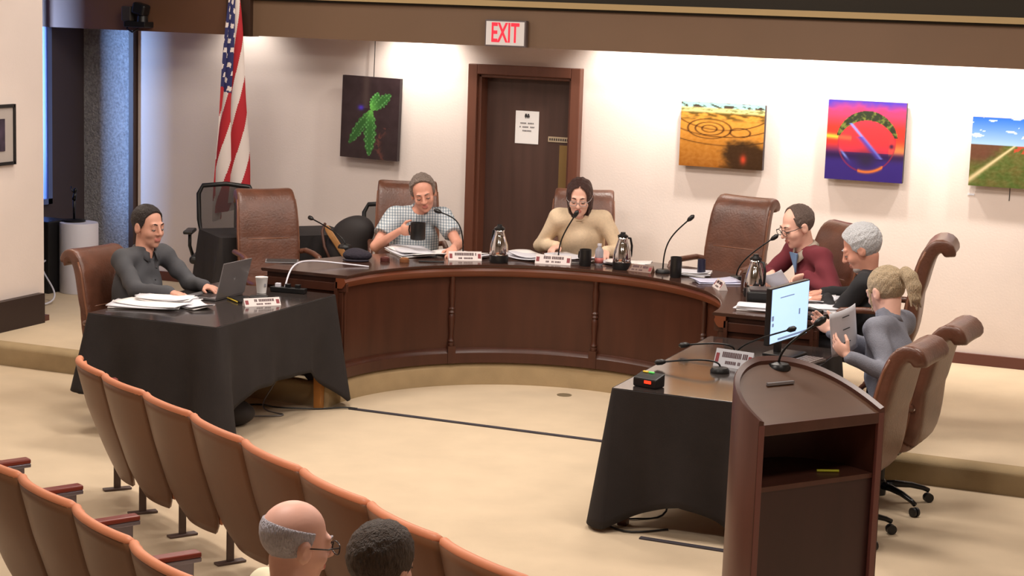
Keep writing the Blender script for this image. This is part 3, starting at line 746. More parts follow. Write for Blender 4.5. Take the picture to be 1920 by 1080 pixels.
    if collar == 'turtle':
        pts = [Nk - ax * 0.03 * s, Nk + ax * 0.0, Nk + ax * 0.03 * s + fwd * 0.006, Nk + ax * 0.05 * s + fwd * 0.010]
        MB().tube(pts, [0.080 * s, 0.068 * s, 0.066 * s, 0.060 * s], 20).build('turtleneck', shirt_m, t, smooth=True)
    elif collar:
        b = MB(); cc = Nk - ax * 0.005 * s; n_ = 26; P = []
        for k in range(n_ + 1):
            a = PI * 0.5 + 0.32 + (2 * PI - 0.64) * k / n_; dr = np.array([math.cos(a), math.sin(a), 0])
            front = max(0, math.sin(a)) ** 2
            r0 = 0.063 * s; b0 = cc + (right * dr[0] + fwd * dr[1]) * r0
            P.append([b0 - ax * (0.02 + 0.035 * front) * s, b0 + ax * (0.022 - 0.03 * front) * s + (right * dr[0] + fwd * dr[1]) * 0.002, b0 + ax * (0.020 - 0.03 * front) * s + (right * dr[0] + fwd * dr[1]) * 0.012 * s, b0 - ax * (0.012 + 0.055 * front) * s + (right * dr[0] + fwd * dr[1]) * (0.028 + 0.016 * front) * s])
        b.grid(P); b.build('collar', collar if not isinstance(collar, bool) else shirt_m, t, smooth=True, solid=0.004)
    else:
        pts = [Nk + ax * 0.004 * s + (right * math.cos(a) + fwd * math.sin(a)) * 0.062 * s - ax * 0.022 * s * max(0, math.sin(a)) for a in [2 * PI * k / 24 for k in range(25)]]
        MB().tube(pts, 0.009 * s, 8).build('neckband', shirt_m, t, smooth=True)
    # trousers and shoes
    if legs:
        tr = trouser or mat('dark_trousers', (48, 46, 52), 0.85)
        T = Solid(0.03); T.ell(Hip - ax * 0.02, (0.178 * s * build_w, 0.135 * s, 0.115 * s), None, k=0.04)
        for h_, K_, F_ in ((hips[0], KR, FR), (hips[1], KL, FL)):
            T.cap(h_, K_, 0.088 * s, 0.066 * s, k=0.03); T.cap(K_, F_, 0.064 * s, 0.054 * s, k=0.02)
        np_obj('trousers', T.mesh(0.014), tr, t, 1)
        for q, F_ in ((1, FR), (-1, FL)):
            S_ = Solid(0.02); S_.ell((F_[0], F_[1] - 0.01, 0.05), (0.046, 0.06, 0.046)).ell((F_[0], F_[1] + 0.10, 0.042), (0.048, 0.10, 0.036))
            np_obj('shoe', S_.mesh(0.01), mat('black_shoe', (24, 22, 22), 0.4), t, 1)
    # hair
    Hs = Solid(0.01)
    hz = rs.uniform(0, 6.28, 6)
    def hairf(p):
        q = HL(p); x, y, z = q[:, 0], q[:, 1], q[:, 2]
        st = hair_style
        if st in ('short', 'bald', 'receding', 'wavy', 'thick'):
            T_ = {'short': 0.010, 'bald': 0.0045, 'receding': 0.009, 'wavy': 0.015, 'thick': 0.016}[st]
            rx, ry, rz = 0.074 + T_, 0.093 + T_, 0.084 + T_; cy_, cz_ = -0.018, 0.035
            if st == 'wavy': rz += 0.004
            k0 = np.sqrt((x / rx) ** 2 + ((y - cy_) / ry) ** 2 + ((z - cz_) / rz) ** 2); k1 = np.sqrt((x / rx ** 2) ** 2 + ((y - cy_) / ry ** 2) ** 2 + ((z - cz_) / rz ** 2) ** 2) + 1e-9
            d = k0 * (k0 - 1) / k1
            amp = {'short': 0.0012, 'bald': 0.0006, 'receding': 0.0012, 'wavy': 0.0030, 'thick': 0.0014}[st]
            d = d + amp * (np.sin(x * 150 + y * 60 + hz[0] + 3 * np.sin(z * 60 + y * 40)) * np.sin(z * 90 + x * 50 + hz[2]) + np.sin(z * 170 + y * 110 + hz[1] + 2 * np.sin(x * 90)) * np.sin(y * 120 + x * 60 + hz[3]))
            # hairline: front above forehead, sides down to the ear, nape at the back
            hl = {'short': 0.076, 'bald': 0.20, 'receding': 0.082, 'wavy': 0.088, 'thick': 0.062}[st]
            side = np.clip(np.abs(x) / 0.075, 0, 1)
            yb = np.clip((y + 0.005) / 0.03, 0, 1)
            low_back = -0.055 - 0.0 * y                     # nape
            low_side = 0.005
            low = low_back * (1 - yb) + yb * (hl * (1 - side ** 3) + (0.0 if st != 'bald' else 0.0) * side ** 3)
            ear = np.clip((y + 0.03) / 0.02, 0, 1) * np.clip(1 - (y - 0.03) / 0.02, 0, 1)
            cut = low - z
            front = y - (0.060 + 0.0 * z) + np.clip((0.10 - z) / 0.05, 0, 1) * 0.0
            # temple cut
            d = np.maximum(d, np.minimum(cut, 0.02)) if False else np.maximum(d, cut * 0.8)
            face = (y - (0.032 if st == 'wavy' else 0.045) - 0.5 * np.clip(z - hl, -0.02, 0.2)) * 0.8
            d = np.maximum(d, face)
            if st == 'bald':
                top = (z - 0.052 - 0.12 * np.clip(-(y + 0.0), -0.02, 0.1)) * 0.8; d = np.maximum(d, top)
            if st == 'receding':
                rec = np.minimum(z - 0.070, y - (0.012 + 0.25 * np.abs(x) * (hl > 0))) * 0.8; d = np.maximum(d, rec)
            return d * hs
        if st == 'bob':
            rx, ry, rz = 0.088, 0.104, 0.096; cy_, cz_ = -0.020, 0.035
            zz = np.where(z < cz_, (z - cz_) * 0.42, z - cz_)
            wid = 1 + 0.10 * np.clip((0.03 - z) / 0.15, 0, 1)
            k0 = np.sqrt((x / rx / wid) ** 2 + ((y - cy_) / ry) ** 2 + (zz / rz) ** 2); d = (k0 - 1) * 0.085
            d = d + 0.0022 * (np.sin(x * 170 + hz[0] + 2 * np.sin(z * 30)) + np.sin(y * 160 + hz[1] + 2 * np.sin(z * 26 + 1)))
            # face opening: parted in the middle
            open_ = 0.052 + 0.012 * np.clip((-z) / 0.1, 0, 1)
            arch = np.sqrt((x / open_) ** 2 + (np.clip(z - 0.03, 0, 1) / 0.066) ** 2)
            face = np.minimum((1 - arch) * 0.05, (y - 0.010) * 1.0)
            d = np.maximum(d, face)
            d = np.maximum(d, (-0.165 + 0.15 * np.abs(x) - z) * 0.8)
            part = 0.0035 - np.abs(x + 0.006); d = np.where((z > 0.06), np.maximum(d, 0.0), d) if False else d + np.where(z > 0.07, np.clip(part, 0, 1) * 1.2, 0)
            return d * hs
        if st == 'ponytail':
            rx, ry, rz = 0.085, 0.105, 0.094; cy_, cz_ = -0.020, 0.036
            k0 = np.sqrt((x / rx) ** 2 + ((y - cy_) / ry) ** 2 + ((z - cz_) / rz) ** 2); d = (k0 - 1) * 0.085
            d = d + 0.0009 * (np.sin(z * 190 + y * 90 + hz[0] + 2 * np.sin(x * 40)) + np.sin(z * 120 + hz[1] + x * 90))
            yb = np.clip((y + 0.0) / 0.03, 0, 1); low = -0.045 * (1 - yb) + yb * (0.062 * (1 - np.clip(np.abs(x) / 0.078, 0, 1) ** 3) - 0.02 * np.clip(np.abs(x) / 0.078, 0, 1) ** 3)
            d = np.maximum(d, (low - z) * 0.8); d = np.maximum(d, (y - 0.062) * 0.8)
            return d * hs
    lo_ = Hd - 0.16 * hs * 1.1; hi_ = Hd + 0.16 * hs
    if hair_style == 'bob': lo_ = Hd - 0.20 * hs * 1.1
    Hs.fn(hairf, lo_, hi_, k=0.0)
    if hair_style == 'ponytail':
        pts = [H(0, -0.115, 0.055), H(0, -0.150, 0.060), H(0, -0.172, 0.03), H(0.0, -0.180, -0.02), H(0.0, -0.172, -0.075), H(0.0, -0.160, -0.105)]
        rr = [0.020, 0.030, 0.036, 0.036, 0.026, 0.008]
        for i in range(5): Hs.cap(pts[i], pts[i + 1], rr[i] * hs, rr[i + 1] * hs, k=0.012)
        for i, xo in enumerate((-0.022, 0.022, 0.0)): Hs.cap(H(xo, -0.165, 0.04), H(xo * 1.5, -0.165, -0.11 - 0.01 * i), 0.014 * hs, 0.005 * hs, k=0.006)
        for q in (-1, 1): Hs.cap(H(q * 0.078, 0.035, 0.02), H(q * 0.080, 0.040, -0.085), 0.008 * hs, 0.003 * hs, k=0.006)
    np_obj('hair', Hs.mesh(0.005), hair, t, 1)
    if glasses:
        b = MB()
        for q in (-1, 1):
            pts = []
            for k in range(21):
                a = 2 * PI * k / 20; pts.append(H(q * 0.033 + 0.026 * math.copysign(abs(math.cos(a)) ** 0.7, math.cos(a)), 0.106, 0.000 + 0.017 * math.copysign(abs(math.sin(a)) ** 0.7, math.sin(a))))
            b.tube(pts, 0.0022 * e, 6); b.tube([H(q * 0.059, 0.105, 0.008), H(q * 0.080, 0.06, 0.008), H(q * 0.084, -0.005, 0.010), H(q * 0.080, -0.02, -0.005)], 0.0022 * e, 6)
        b.tube([H(-0.008, 0.107, 0.003), H(0, 0.110, 0.006), H(0.008, 0.107, 0.003)], 0.002 * e, 6)
        b.build('glasses', glasses, t, smooth=True)
    if extra: extra(t, dict(H=H, Hd=Hd, Nk=Nk, ax=ax, fwd=fwd, right=right, s=s, ln=ln, Hip=Hip, WR=WR, WL=WL, ER=ER, EL=EL, SR=SR, SL=SL, L=L, Rh=Rh, hs=hs))
    return t
# ================================================================= auditorium seating
def seat(label, A, B, group, arm=True, left_end=False, arm_m=None, ad=0.0):
    ux_, uy_ = B[0] - A[0], B[1] - A[1]; Wd = math.hypot(ux_, uy_)
    t = thing('auditorium_seat', label, 'seat', ((A[0] + B[0]) / 2, (A[1] + B[1]) / 2, 0), math.atan2(uy_, ux_), group)
    hw = Wd / 2 - 0.002
    def pt(u, v, off=0.0):
        # u -1..1 across, v 0 (bottom) .. 1 (top)
        z = 0.13 + 0.65 * v
        w_ = hw * (1.0 if v > 0.30 else 1 - 0.42 * (1 - v / 0.30) ** 2.2)
        yb = 0.19 * (1 - v) - 0.03 * (1 - v) * v
        bow = -0.055 * (1 - abs(u) ** 2.2) - 0.02
        return (u * w_, yb + bow * (0.35 + 0.65 * min(1, v * 1.6)) + off, z + 0.012 * (1 - u * u) * v)
    U_, V_ = 17, 15
    b = MB(); P = [[pt(-1 + 2 * i / (U_ - 1), j / (V_ - 1)) for j in range(V_)] for i in range(U_)]; b.grid(P)
    b.build('back_panel', m_seatback, t, smooth=True, solid=0.016)
    b = MB(); P = [[pt(-1 + 2 * i / (U_ - 1), 0.10 + 0.88 * j / (V_ - 1), 0.028) for j in range(V_)] for i in range(U_)]; b.grid(P)
    b.build('front_cushion', m_seatrim, t, smooth=True, solid=0.024)
    pts = [pt(-1 + 2 * i / 20, 1.0, 0.012) for i in range(21)]
    pts = [(x, y, z + 0.004) for x, y, z in pts]
    MB().tube(pts, [0.013] + [0.021] * 19 + [0.013], 10).build('top_rim', m_seatrim, t, smooth=True)
    b = MB(); b.box((0, 0.26, 0.33), (Wd - 0.09, 0.06, 0.36), M=Matrix.Rotation(math.radians(14), 3, 'X')); b.build('seat_pan', m_seatback, t, bevel=0.025, seg=3)
    am = arm_m or m_armpad
    for s in ((-1, 1) if left_end else (1,)):
        x = s * Wd / 2
        al = 0.25 - ad * 1.4; ay = 0.135 - ad * 0.3; b = MB(); b.box((x, ay, 0.705 - ad), (0.055, al, 0.022)); b.build('armrest', am, t, bevel=0.006)
        b = MB(); b.box((x, ay, 0.685 - ad), (0.05, al, 0.018)); b.box((x, ay + 0.01, 0.64 - ad), (0.02, al - 0.07, 0.08)); b.build('arm_trim', m_steel, t, bevel=0.003)
        b = MB(); b.box((x, 0.20, 0.30), (0.014, 0.04, 0.60)); b.box((x, 0.20, 0.007), (0.05, 0.16, 0.012)); b.build('standard', mat('standard_bronze', (84, 66, 60), 0.5), t, bevel=0.003)
    return t
S1 = [(-6.10, 8.42), (-5.70, 8.085), (-5.253, 7.81), (-4.785, 7.525), (-4.295, 7.194), (-3.804, 6.865), (-3.302, 6.535), (-2.825, 6.215), (-2.32, 5.90), (-1.85, 5.60)]
W1 = ['leftmost seat', 'second seat from the left', 'third seat from the left', 'fourth seat from the left', 'seat left of the bald man', 'just behind the bald head', 'above the dark-haired head', 'just right of the dark-haired head', 'rightmost, cut by the photo edge']
for i in range(9):
    seat('brown auditorium seat of the front row, ' + W1[i], S1[i], S1[i + 1], 'front row auditorium seats', left_end=(i == 0), ad=0.06)
S2 = [(-5.72, 6.70), (-5.25, 6.44), (-4.778, 6.184), (-4.306, 5.916), (-3.828, 5.617), (-3.36, 5.32), (-2.90, 5.01), (-2.44, 4.68), (-2.0, 4.34)]
W2_ = ['cut by the left edge', 'second visible from the left', 'third visible from the left', 'fourth, at the bottom edge', 'next left of the bald man', 'behind the bald man', 'behind the dark-haired person']
m_palearm = mat('pale_armrest', (226, 190, 160), 0.3)
for i in range(1, 8):
    seat('brown auditorium seat of the second row, ' + W2_[i - 1], S2[i], S2[i + 1], 'second row auditorium seats', left_end=(i == 1), arm_m=None)

# ================================================================= armchairs in place
exec_chair('brown leather armchair the man in the charcoal shirt sits in at the left table', -7.20, 10.56, 0, math.radians(-8), h=1.03)
exec_chair('empty brown leather armchair at the left end of the council desk', -7.22, 12.52, ZP, math.radians(-44), h=1.10, sw=0.98)
exec_chair('brown leather armchair behind the man in the plaid shirt', -6.35, 13.10, ZP, math.radians(-62), h=1.18, sw=1.0)
exec_chair('brown leather armchair behind the woman in the cream sweater', -5.03, 13.52, ZP, math.radians(-72), h=1.17, sw=1.0)
exec_chair('empty brown leather armchair below the landscape with circular field tracks', -3.80, 13.22, ZP, math.radians(-104), h=1.24, sw=1.0)
exec_chair('brown leather armchair behind the man in the maroon pullover', -3.02, 12.72, ZP, math.radians(-128), h=1.16)
exec_chair('brown leather armchair behind the white-haired man, its rolled top seen from the side', -2.33, 11.86, ZP, math.radians(186), h=1.25)
exec_chair('brown leather armchair the blonde woman in grey sits in', -1.98, 10.52, 0, math.radians(176), h=1.11)
exec_chair('empty brown leather armchair right beside the lectern', -2.05, 9.74, 0, math.radians(174), h=1.11)

# ================================================================= people
def plaid():
    m = mat('plaid_shirt', (168, 180, 190), 0.85); nt = m.node_tree; N, L = nt.nodes, nt.links; b = N['Principled BSDF']
    tc = N.new('ShaderNodeTexCoord'); mix = None
    def wave(dir_, sc, lo, hi):
        w_ = N.new('ShaderNodeTexWave'); w_.bands_direction = dir_; w_.inputs['Scale'].default_value = sc; w_.inputs['Distortion'].default_value = 0.6; L.new(tc.outputs['Object'], w_.inputs[0])
        r = N.new('ShaderNodeValToRGB'); r.color_ramp.elements[0].position = 0.25; r.color_ramp.elements[0].color = lo; r.color_ramp.elements[1].position = 0.6; r.color_ramp.elements[1].color = hi; L.new(w_.outputs['Fac'], r.inputs[0]); return r
    a = wave('X', 15, lin((150, 162, 172)), lin((212, 216, 218))); c = wave('Z', 15, lin((205, 212, 218)), lin((255, 255, 255)))
    mx = N.new('ShaderNodeMixRGB'); mx.blend_type = 'MULTIPLY'; mx.inputs[0].default_value = 1.0; L.new(a.outputs[0], mx.inputs[1]); L.new(c.outputs[0], mx.inputs[2]); L.new(mx.outputs[0], b.inputs['Base Color']); return m
sk1 = skin_mat('skin_ruddy', (218, 158, 136)); sk2 = skin_mat('skin_light', (234, 184, 164)); sk3 = skin_mat('skin_tan', (206, 152, 130)); sk4 = skin_mat('skin_pink', (230, 178, 160))
def hairm(name, c, a=0.3): return mat(name, c, 0.55, noise=(90, a), bump=(140, 1.0), stretch=(1.6, 1.6, 0.4))
h_dark = hairm('hair_dark_brown', (44, 32, 28)); h_grey = hairm('hair_grey_brown', (146, 130, 120), 0.4); h_brown = hairm('hair_brown', (74, 46, 40)); h_short = hairm('hair_short_brown', (112, 94, 86), 0.25)
h_white = hairm('hair_white', (226, 228, 232), 0.10); h_blond = hairm('hair_blonde', (204, 180, 146), 0.25); h_bald = hairm('hair_silver_fringe', (206, 200, 210), 0.12); h_db = hairm('hair_dark_ash', (84, 68, 58), 0.4)
gl = mat('glasses_dark', (40, 34, 36), 0.25); glc = mat('glasses_clear', (150, 140, 138), 0.2)

# man at the left table typing on the laptop
def shirt_front(m_, dx=0.0):
    def f(t, K):
        b = MB(); Nk, ax, fw_, s = K['Nk'], K['ax'], K['fwd'], K['s']
        for k in range(5): b.ball(tuple(Nk - ax * (0.10 + 0.075 * k) * s + fw_ * (0.130 + 0.008 * min(k, 2)) * s), 0.006, 6)
        b.build('buttons', m_, t, smooth=True)
    return f
person('person in a dark charcoal button-up shirt typing on a laptop at the left table', (-7.27, 10.58, 0), math.radians(-10), (-7.18, 10.68, 1.225), sk3, h_dark,
       mat('charcoal_shirt', (70, 70, 74), 0.85, noise=(5, 0.08)), (-6.76, 10.33, 0.845), (-6.70, 10.66, 0.85), s=1.08, hs=1.20, hy=(-0.08, 0.10, 0.0), hair_style='short',
       poleR=(0.9, -0.6, -0.9), poleL=(-0.7, -0.4, -0.9), handR=dict(f=(0, 1, -0.12), n=(0.0, 0, -1), curl=0.35), handL=dict(f=(0.1, 1, -0.1), n=(0, 0, -1)), build_w=1.10, belly=0.02, seat=0.46, extra=shirt_front(mat('button_dark', (40, 40, 42), 0.4)))
# man in the plaid short-sleeved shirt holding a mug
MUG = (-5.975, 12.55, 1.10)
def shirtp(t, K): shirt_front(mat('button_light', (210, 210, 205), 0.4))(t, K)
person('person in a light plaid short-sleeved shirt holding a black mug, looking down', (-6.33, 13.08, ZP), math.radians(-62), (-6.10, 12.84, 1.355), sk1, h_grey,
       plaid(), (-6.165, 12.58, 1.085), (-5.72, 12.60, 0.985), s=1.08, hs=1.14, hy=(-0.02, 0.32, 0.20), hair_style='wavy', sleeves='short',
       poleR=(0.9, 0.0, -1.0), poleL=(-0.7, -0.2, -0.9), handR=dict(f=(0.90, -0.30, 0.10), n=(0.30, 0.95, 0.0), curl=0.95, thumb=0.9, world=True), handL=dict(f=(0.15, -0.9, -0.35), n=(0, 0, -1), curl=0.5, world=True), build_w=1.02, belly=0.03, extra=shirtp, glasses=None, seat=0.50)
# woman in the cream sweater
person('person in a cream sweater with brown shoulder-length hair and glasses', (-5.00, 13.55, ZP), math.radians(-78), (-4.905, 13.12, 1.385), sk2, h_brown,
       mat('cream_knit', (232, 208, 176), 0.9, noise=(60, 0.05), bump=(220, 0.3)), (-5.07, 13.10, 1.0), (-4.66, 13.06, 1.0), s=1.04, hs=1.15, hy=(0.06, 0.30, 0.0), hair_style='bob',
       poleR=(0.6, -0.5, -1.0), poleL=(-0.6, -0.5, -1.0), handR=dict(f=(0.35, 0.9, -0.35), n=(-0.3, 0, -1), curl=0.8), handL=dict(f=(-0.1, 1, -0.35), n=(0, 0, -1), curl=0.4), collar=False, glasses=glc, build_w=1.02)
# man in the maroon pullover sorting papers
def zipneck(t, K):
    Nk, ax, fw_, r, s = K['Nk'], K['ax'], K['fwd'], K['right'], K['s']
    b = MB(); b.add([Nk + fw_ * 0.085 * s + r * 0.05 * s - ax * 0.005, Nk + fw_ * 0.085 * s - r * 0.05 * s - ax * 0.005, Nk + fw_ * 0.118 * s - ax * 0.13 * s], [(0, 1, 2)])
    b.build('blue_undershirt', mat('blue_tee', (120, 150, 190), 0.85), t, solid=0.01)
    b = MB(); b.ball(tuple(Nk + fw_ * 0.160 * s - ax * 0.16 * s), 0.010, 6); b.tube([Nk + fw_ * 0.156 * s - ax * 0.16 * s, Nk + fw_ * 0.155 * s - ax * 0.26 * s], 0.004, 6); b.build('zip', m_chrome, t, smooth=True)
person('person in a maroon quarter-zip pullover and glasses leafing through papers', (-2.80, 12.72, ZP), math.radians(-138), (-3.05, 12.53, 1.365), sk2, h_short,
       mat('maroon_fleece', (108, 38, 48), 0.9, noise=(5, 0.1)), (-3.19, 12.44, 1.035), (-2.93, 12.38, 1.045), s=1.10, hs=1.20, hy=(0.02, 0.36, 0.0), hair_style='receding', glasses=gl,
       poleR=(1.2, -0.2, -0.6), poleL=(-1.2, -0.3, -0.6), handR=dict(f=(-0.1, -0.8, -0.4), n=(0, 0, -1), curl=0.6, world=True), handL=dict(f=(-0.75, -0.35, -0.25), n=(0.1, -0.5, -0.8), curl=0.6, world=True), collar=mat('light_collar', (176, 164, 150), 0.8), build_w=1.08, extra=zipneck)
# white-haired man
def beard(t, K):
    H, e = K['H'], K['hs']
    S_ = Solid(0.01); S_.ell(H(0, 0.045, -0.090), (0.046 * e, 0.042 * e, 0.027 * e), K['Rh']).ell(H(0, 0.080, -0.047), (0.022 * e, 0.013 * e, 0.006 * e), K['Rh'])
    np_obj('beard', S_.mesh(0.007), mat('beard_grey', (176, 168, 164), 0.8), t, 1)
    Nk, ax, fw_, r, s = K['Nk'], K['ax'], K['fwd'], K['right'], K['s']
    W_, E_ = K['WL'], K['EL']; d = unit(E_ - W_); c = W_ + d * 0.03
    b = MB(); u1 = unit(np.cross(d, [0, 0, 1])); u2 = np.cross(d, u1); pts = [c + (u1 * math.cos(a) + u2 * math.sin(a)) * 0.034 for a in [2 * PI * k / 16 for k in range(17)]]
    b.tube(pts, 0.009, 6); b.build('wristwatch', m_black, t, smooth=True)
person('white-haired bearded person in a black vest leaning over papers', (-2.27, 11.86, ZP), math.radians(184), (-2.445, 11.83, 1.335), sk1, h_white,
       mat('black_vest', (34, 33, 36), 0.9, noise=(5, 0.1)), (-2.74, 12.08, 0.985), (-2.66, 11.86, 0.985), s=1.08, hs=1.26, hy=(0.05, 0.50, 0.0), hair_style='thick',
       poleR=(1.2, -0.3, -0.5), poleL=(-1.1, -0.3, -0.6), handR=dict(f=(-1, 0.15, -0.2), n=(0, 0, -1), curl=0.5, world=True), handL=dict(f=(-1, 0.1, -0.15), n=(0, 0, -1), curl=0.45, world=True), build_w=1.08, extra=beard)
# blonde woman in grey reading a sheet
person('blonde person with a ponytail in a grey turtleneck holding up a sheet', (-1.90, 10.60, 0), math.radians(166), (-2.075, 10.82, 1.215), sk2, h_blond,
       mat('grey_knit', (132, 134, 146), 0.9, noise=(40, 0.06), bump=(200, 0.3)), (-2.34, 10.60, 0.985), (-2.17, 10.32, 0.90), s=1.06, hs=1.20, hy=(-0.25, 0.38, 0.0), hair_style='ponytail',
       poleR=(0.9, -0.5, -0.8), poleL=(-1.0, -0.4, -1.0), handR=dict(f=(-0.8, 0.1, 0.55), n=(0.3, -0.9, 0.1), curl=0.5, world=True), handL=dict(f=(-0.75, 0.25, 0.5), n=(0.2, 0.9, 0.3), curl=0.3, thumb=0.8, world=True), collar='turtle', trouser=mat('dark_jeans', (46, 56, 78), 0.9), build_w=1.12, seat=0.49)
# audience
person('bald person with a silver fringe and glasses, seated in the second row', (-2.80, 4.88, 0), math.radians(56), (-2.835, 5.075, 1.075), sk4, h_bald,
       mat('cream_shirt', (236, 228, 196), 0.8), (-2.45, 5.28, 0.70), (-2.75, 5.42, 0.70), s=0.98, hs=1.17, hy=(-0.10, 0.15, 0.05), hair_style='bald', glasses=gl, seat=0.42)
person('person with short dark hair seen from behind, right of the bald man', (-2.30, 4.56, 0), math.radians(76), (-2.355, 4.74, 1.165), sk4, h_db,
       mat('dark_jacket', (50, 50, 60), 0.9), (-2.05, 4.95, 0.70), (-2.35, 5.05, 0.70), s=1.0, hs=1.06, hy=(0.0, 0.10, 0.12), hair_style='thick', seat=0.44)
# ================================================================= pictures
def canvas(name, label, x0, x1, z0, z1, painter, y=YW - 0.075, depth=0.05, res=110, rough=0.35, frame=None):
    W_, H_ = x1 - x0, z1 - z0
    t = thing(name, label, 'picture', ((x0 + x1) / 2, y, (z0 + z1) / 2))
    nx = res; nz = int(res * H_ / W_)
    vs = [((i / nx - 0.5) * W_, 0, (j / nz - 0.5) * H_) for j in range(nz + 1) for i in range(nx + 1)]
    fs = [(j * (nx + 1) + i, j * (nx + 1) + i + 1, (j + 1) * (nx + 1) + i + 1, (j + 1) * (nx + 1) + i) for j in range(nz) for i in range(nx)]
    me = bpy.data.meshes.new('printed_face'); me.from_pydata(vs, [], fs)
    u = np.array([v[0] / W_ + 0.5 for v in vs]); v_ = np.array([v[2] / H_ + 0.5 for v in vs])
    c = np.clip(painter(u, v_), 0, 1); a = me.color_attributes.new('Col', 'FLOAT_COLOR', 'POINT')
    c = np.where(c <= 0.04045, c / 12.92, ((c + 0.055) / 1.055) ** 2.4)
    a.data.foreach_set('color', np.concatenate([c, np.ones((len(c), 1))], 1).astype(np.float32).ravel())
    me.materials.append(attr_mat('printed_canvas', rough)); o = bpy.data.objects.new('printed_face', me); COL.objects.link(o); o.parent = t; o.location = (0, -0.0015, 0)
    MB().box((0, depth / 2, 0), (W_, depth, H_)).build('stretcher', mat('canvas_side', (52, 40, 44), 0.6), t)
    b = MB()
    for q in (-1, 1): b.box((q * W_ * 0.35, depth + (YW - y - depth) / 2, 0), (0.03, YW - y - depth, 0.03))
    b.build('wall_standoffs', m_dark, t)
    return t
def nz_(u, v, f, s):
    r = 0
    for k in range(4):
        r = r + np.sin(u * f * (1.7 ** k) + s + 2.3 * np.sin(v * f * 0.8 * (1.7 ** k) + s * k)) * np.cos(v * f * 1.1 * (1.7 ** k) - s + 1.7 * np.sin(u * f * (1.6 ** k))) / (1.6 ** k)
    return r / 2.2
def sm(x, a, b): t = np.clip((x - a) / (b - a), 0, 1); return t * t * (3 - 2 * t)
def mixc(a, b, t): t = np.clip(t, 0, 1)[:, None]; return a * (1 - t) + b * t
def col(r, g, b, n): return np.tile(np.array([r, g, b]) / 255.0, (n, 1))
def p_leaf(u, v):
    n = len(u); c = col(44, 30, 34, n) + 0.03 * nz_(u, v, 9, 1)[:, None]
    c = mixc(c, col(70, 56, 54, n), np.exp(-((u - 0.42) / 0.06) ** 2) * (v > 0.62) * 0.8)
    c = mixc(c, col(110, 60, 50, n), (np.exp(-((u - 0.75 + 0.1 * np.sin(v * 9)) / 0.05) ** 2) * (v < 0.4) * (nz_(u, v, 30, 2) > 0)) * 0.7)
    px, py = 0.52, 0.60; asp = 0.71 / 0.555
    for ang, L, wd, bright in ((68, 0.30, 0.075, 1), (38, 0.42, 0.085, 0.85), (-124, 0.66, 0.085, 0.8), (-91, 0.72, 0.10, 0.9)):
        a = math.radians(ang); dx, dy = (u - px), (v - py) * asp; s_ = (dx * math.cos(a) + dy * math.sin(a)) / (L); w_ = (-dx * math.sin(a) + dy * math.cos(a))
        prof = wd * np.sin(np.clip(s_, 0, 1) * PI) ** 0.6; inside = (s_ > 0.0) & (s_ < 1) & (np.abs(w_) < prof * (1 + 0.15 * np.sin(s_ * 40)))
        dots = (np.sin(u * 95) * np.sin(v * 110) > 0.25)
        g = mixc(col(52, 110, 48, n), col(120, 190, 110, n), dots * 0.7 * (np.abs(w_) > prof * 0.35)); g = mixc(g, col(120, 210, 90, n), np.exp(-((u - px) ** 2 + (v - py) ** 2) / 0.012) * 0.8)
        c = np.where(inside[:, None], g * bright, c)
    c = mixc(c, col(70, 50, 190, n), np.exp(-(((u - 0.34) / 0.05) ** 2 + ((v - 0.62) / 0.03) ** 2)))
    return c
def p_field(u, v):
    n = len(u); c = mixc(col(150, 92, 34, n), col(212, 148, 62, n), v * 1.25) + 0.05 * nz_(u, v, 30, 3)[:, None]
    vv = np.clip((v + 0.05) / 0.8, 0.02, 1) ** 0.8
    for cx_, cy_, rs_ in ((0.35, 0.60, (0.09, 0.17, 0.26)), (0.50, 0.95, (0.62, 0.80, 1.02)), (0.72, 0.56, (0.12,))):
        d = np.sqrt((u - cx_) ** 2 + ((v - cy_) * 1.7) ** 2)
        for rr in rs_: c = mixc(c, col(58, 32, 16, n), np.exp(-((d - rr) / 0.011) ** 2) * (v < 0.76) * 0.85)
    w_ = 0.06 * nz_(u, v, 13, 5); sh = sm(u + w_ * 1.6 - 0.45 - 0.55 * np.clip(0.30 - v, 0, 1) * 0, 0.0, 0.18) * sm(0.50 - 0.30 * np.abs(u - 0.75) + w_ - v, 0.0, 0.14)
    c = mixc(c, col(48, 32, 20, n) + 0.02 * nz_(u, v, 45, 2)[:, None], sh * 0.92)
    c = mixc(c, col(190, 64, 40, n), np.exp(-(((u - 0.77) / 0.035) ** 2 + ((v - 0.15) / 0.07) ** 2)))
    c = mixc(c, col(74, 58, 26, n), sm(nz_(u, v * 2.2, 10, 7), -0.3, 0.3) * sm(v, 0.70, 0.78) * 0.85)
    c = mixc(c, mixc(col(206, 196, 132, n), col(120, 118, 74, n), sm(nz_(u, v * 2, 20, 8), -0.1, 0.4)), sm(v, 0.83, 0.87))
    c = mixc(c, mixc(col(70, 58, 50, n), col(150, 208, 200, n), sm(nz_(u, v * 1.5, 17, 4), -0.15, 0.15)), sm(v, 0.91, 0.94)); return c
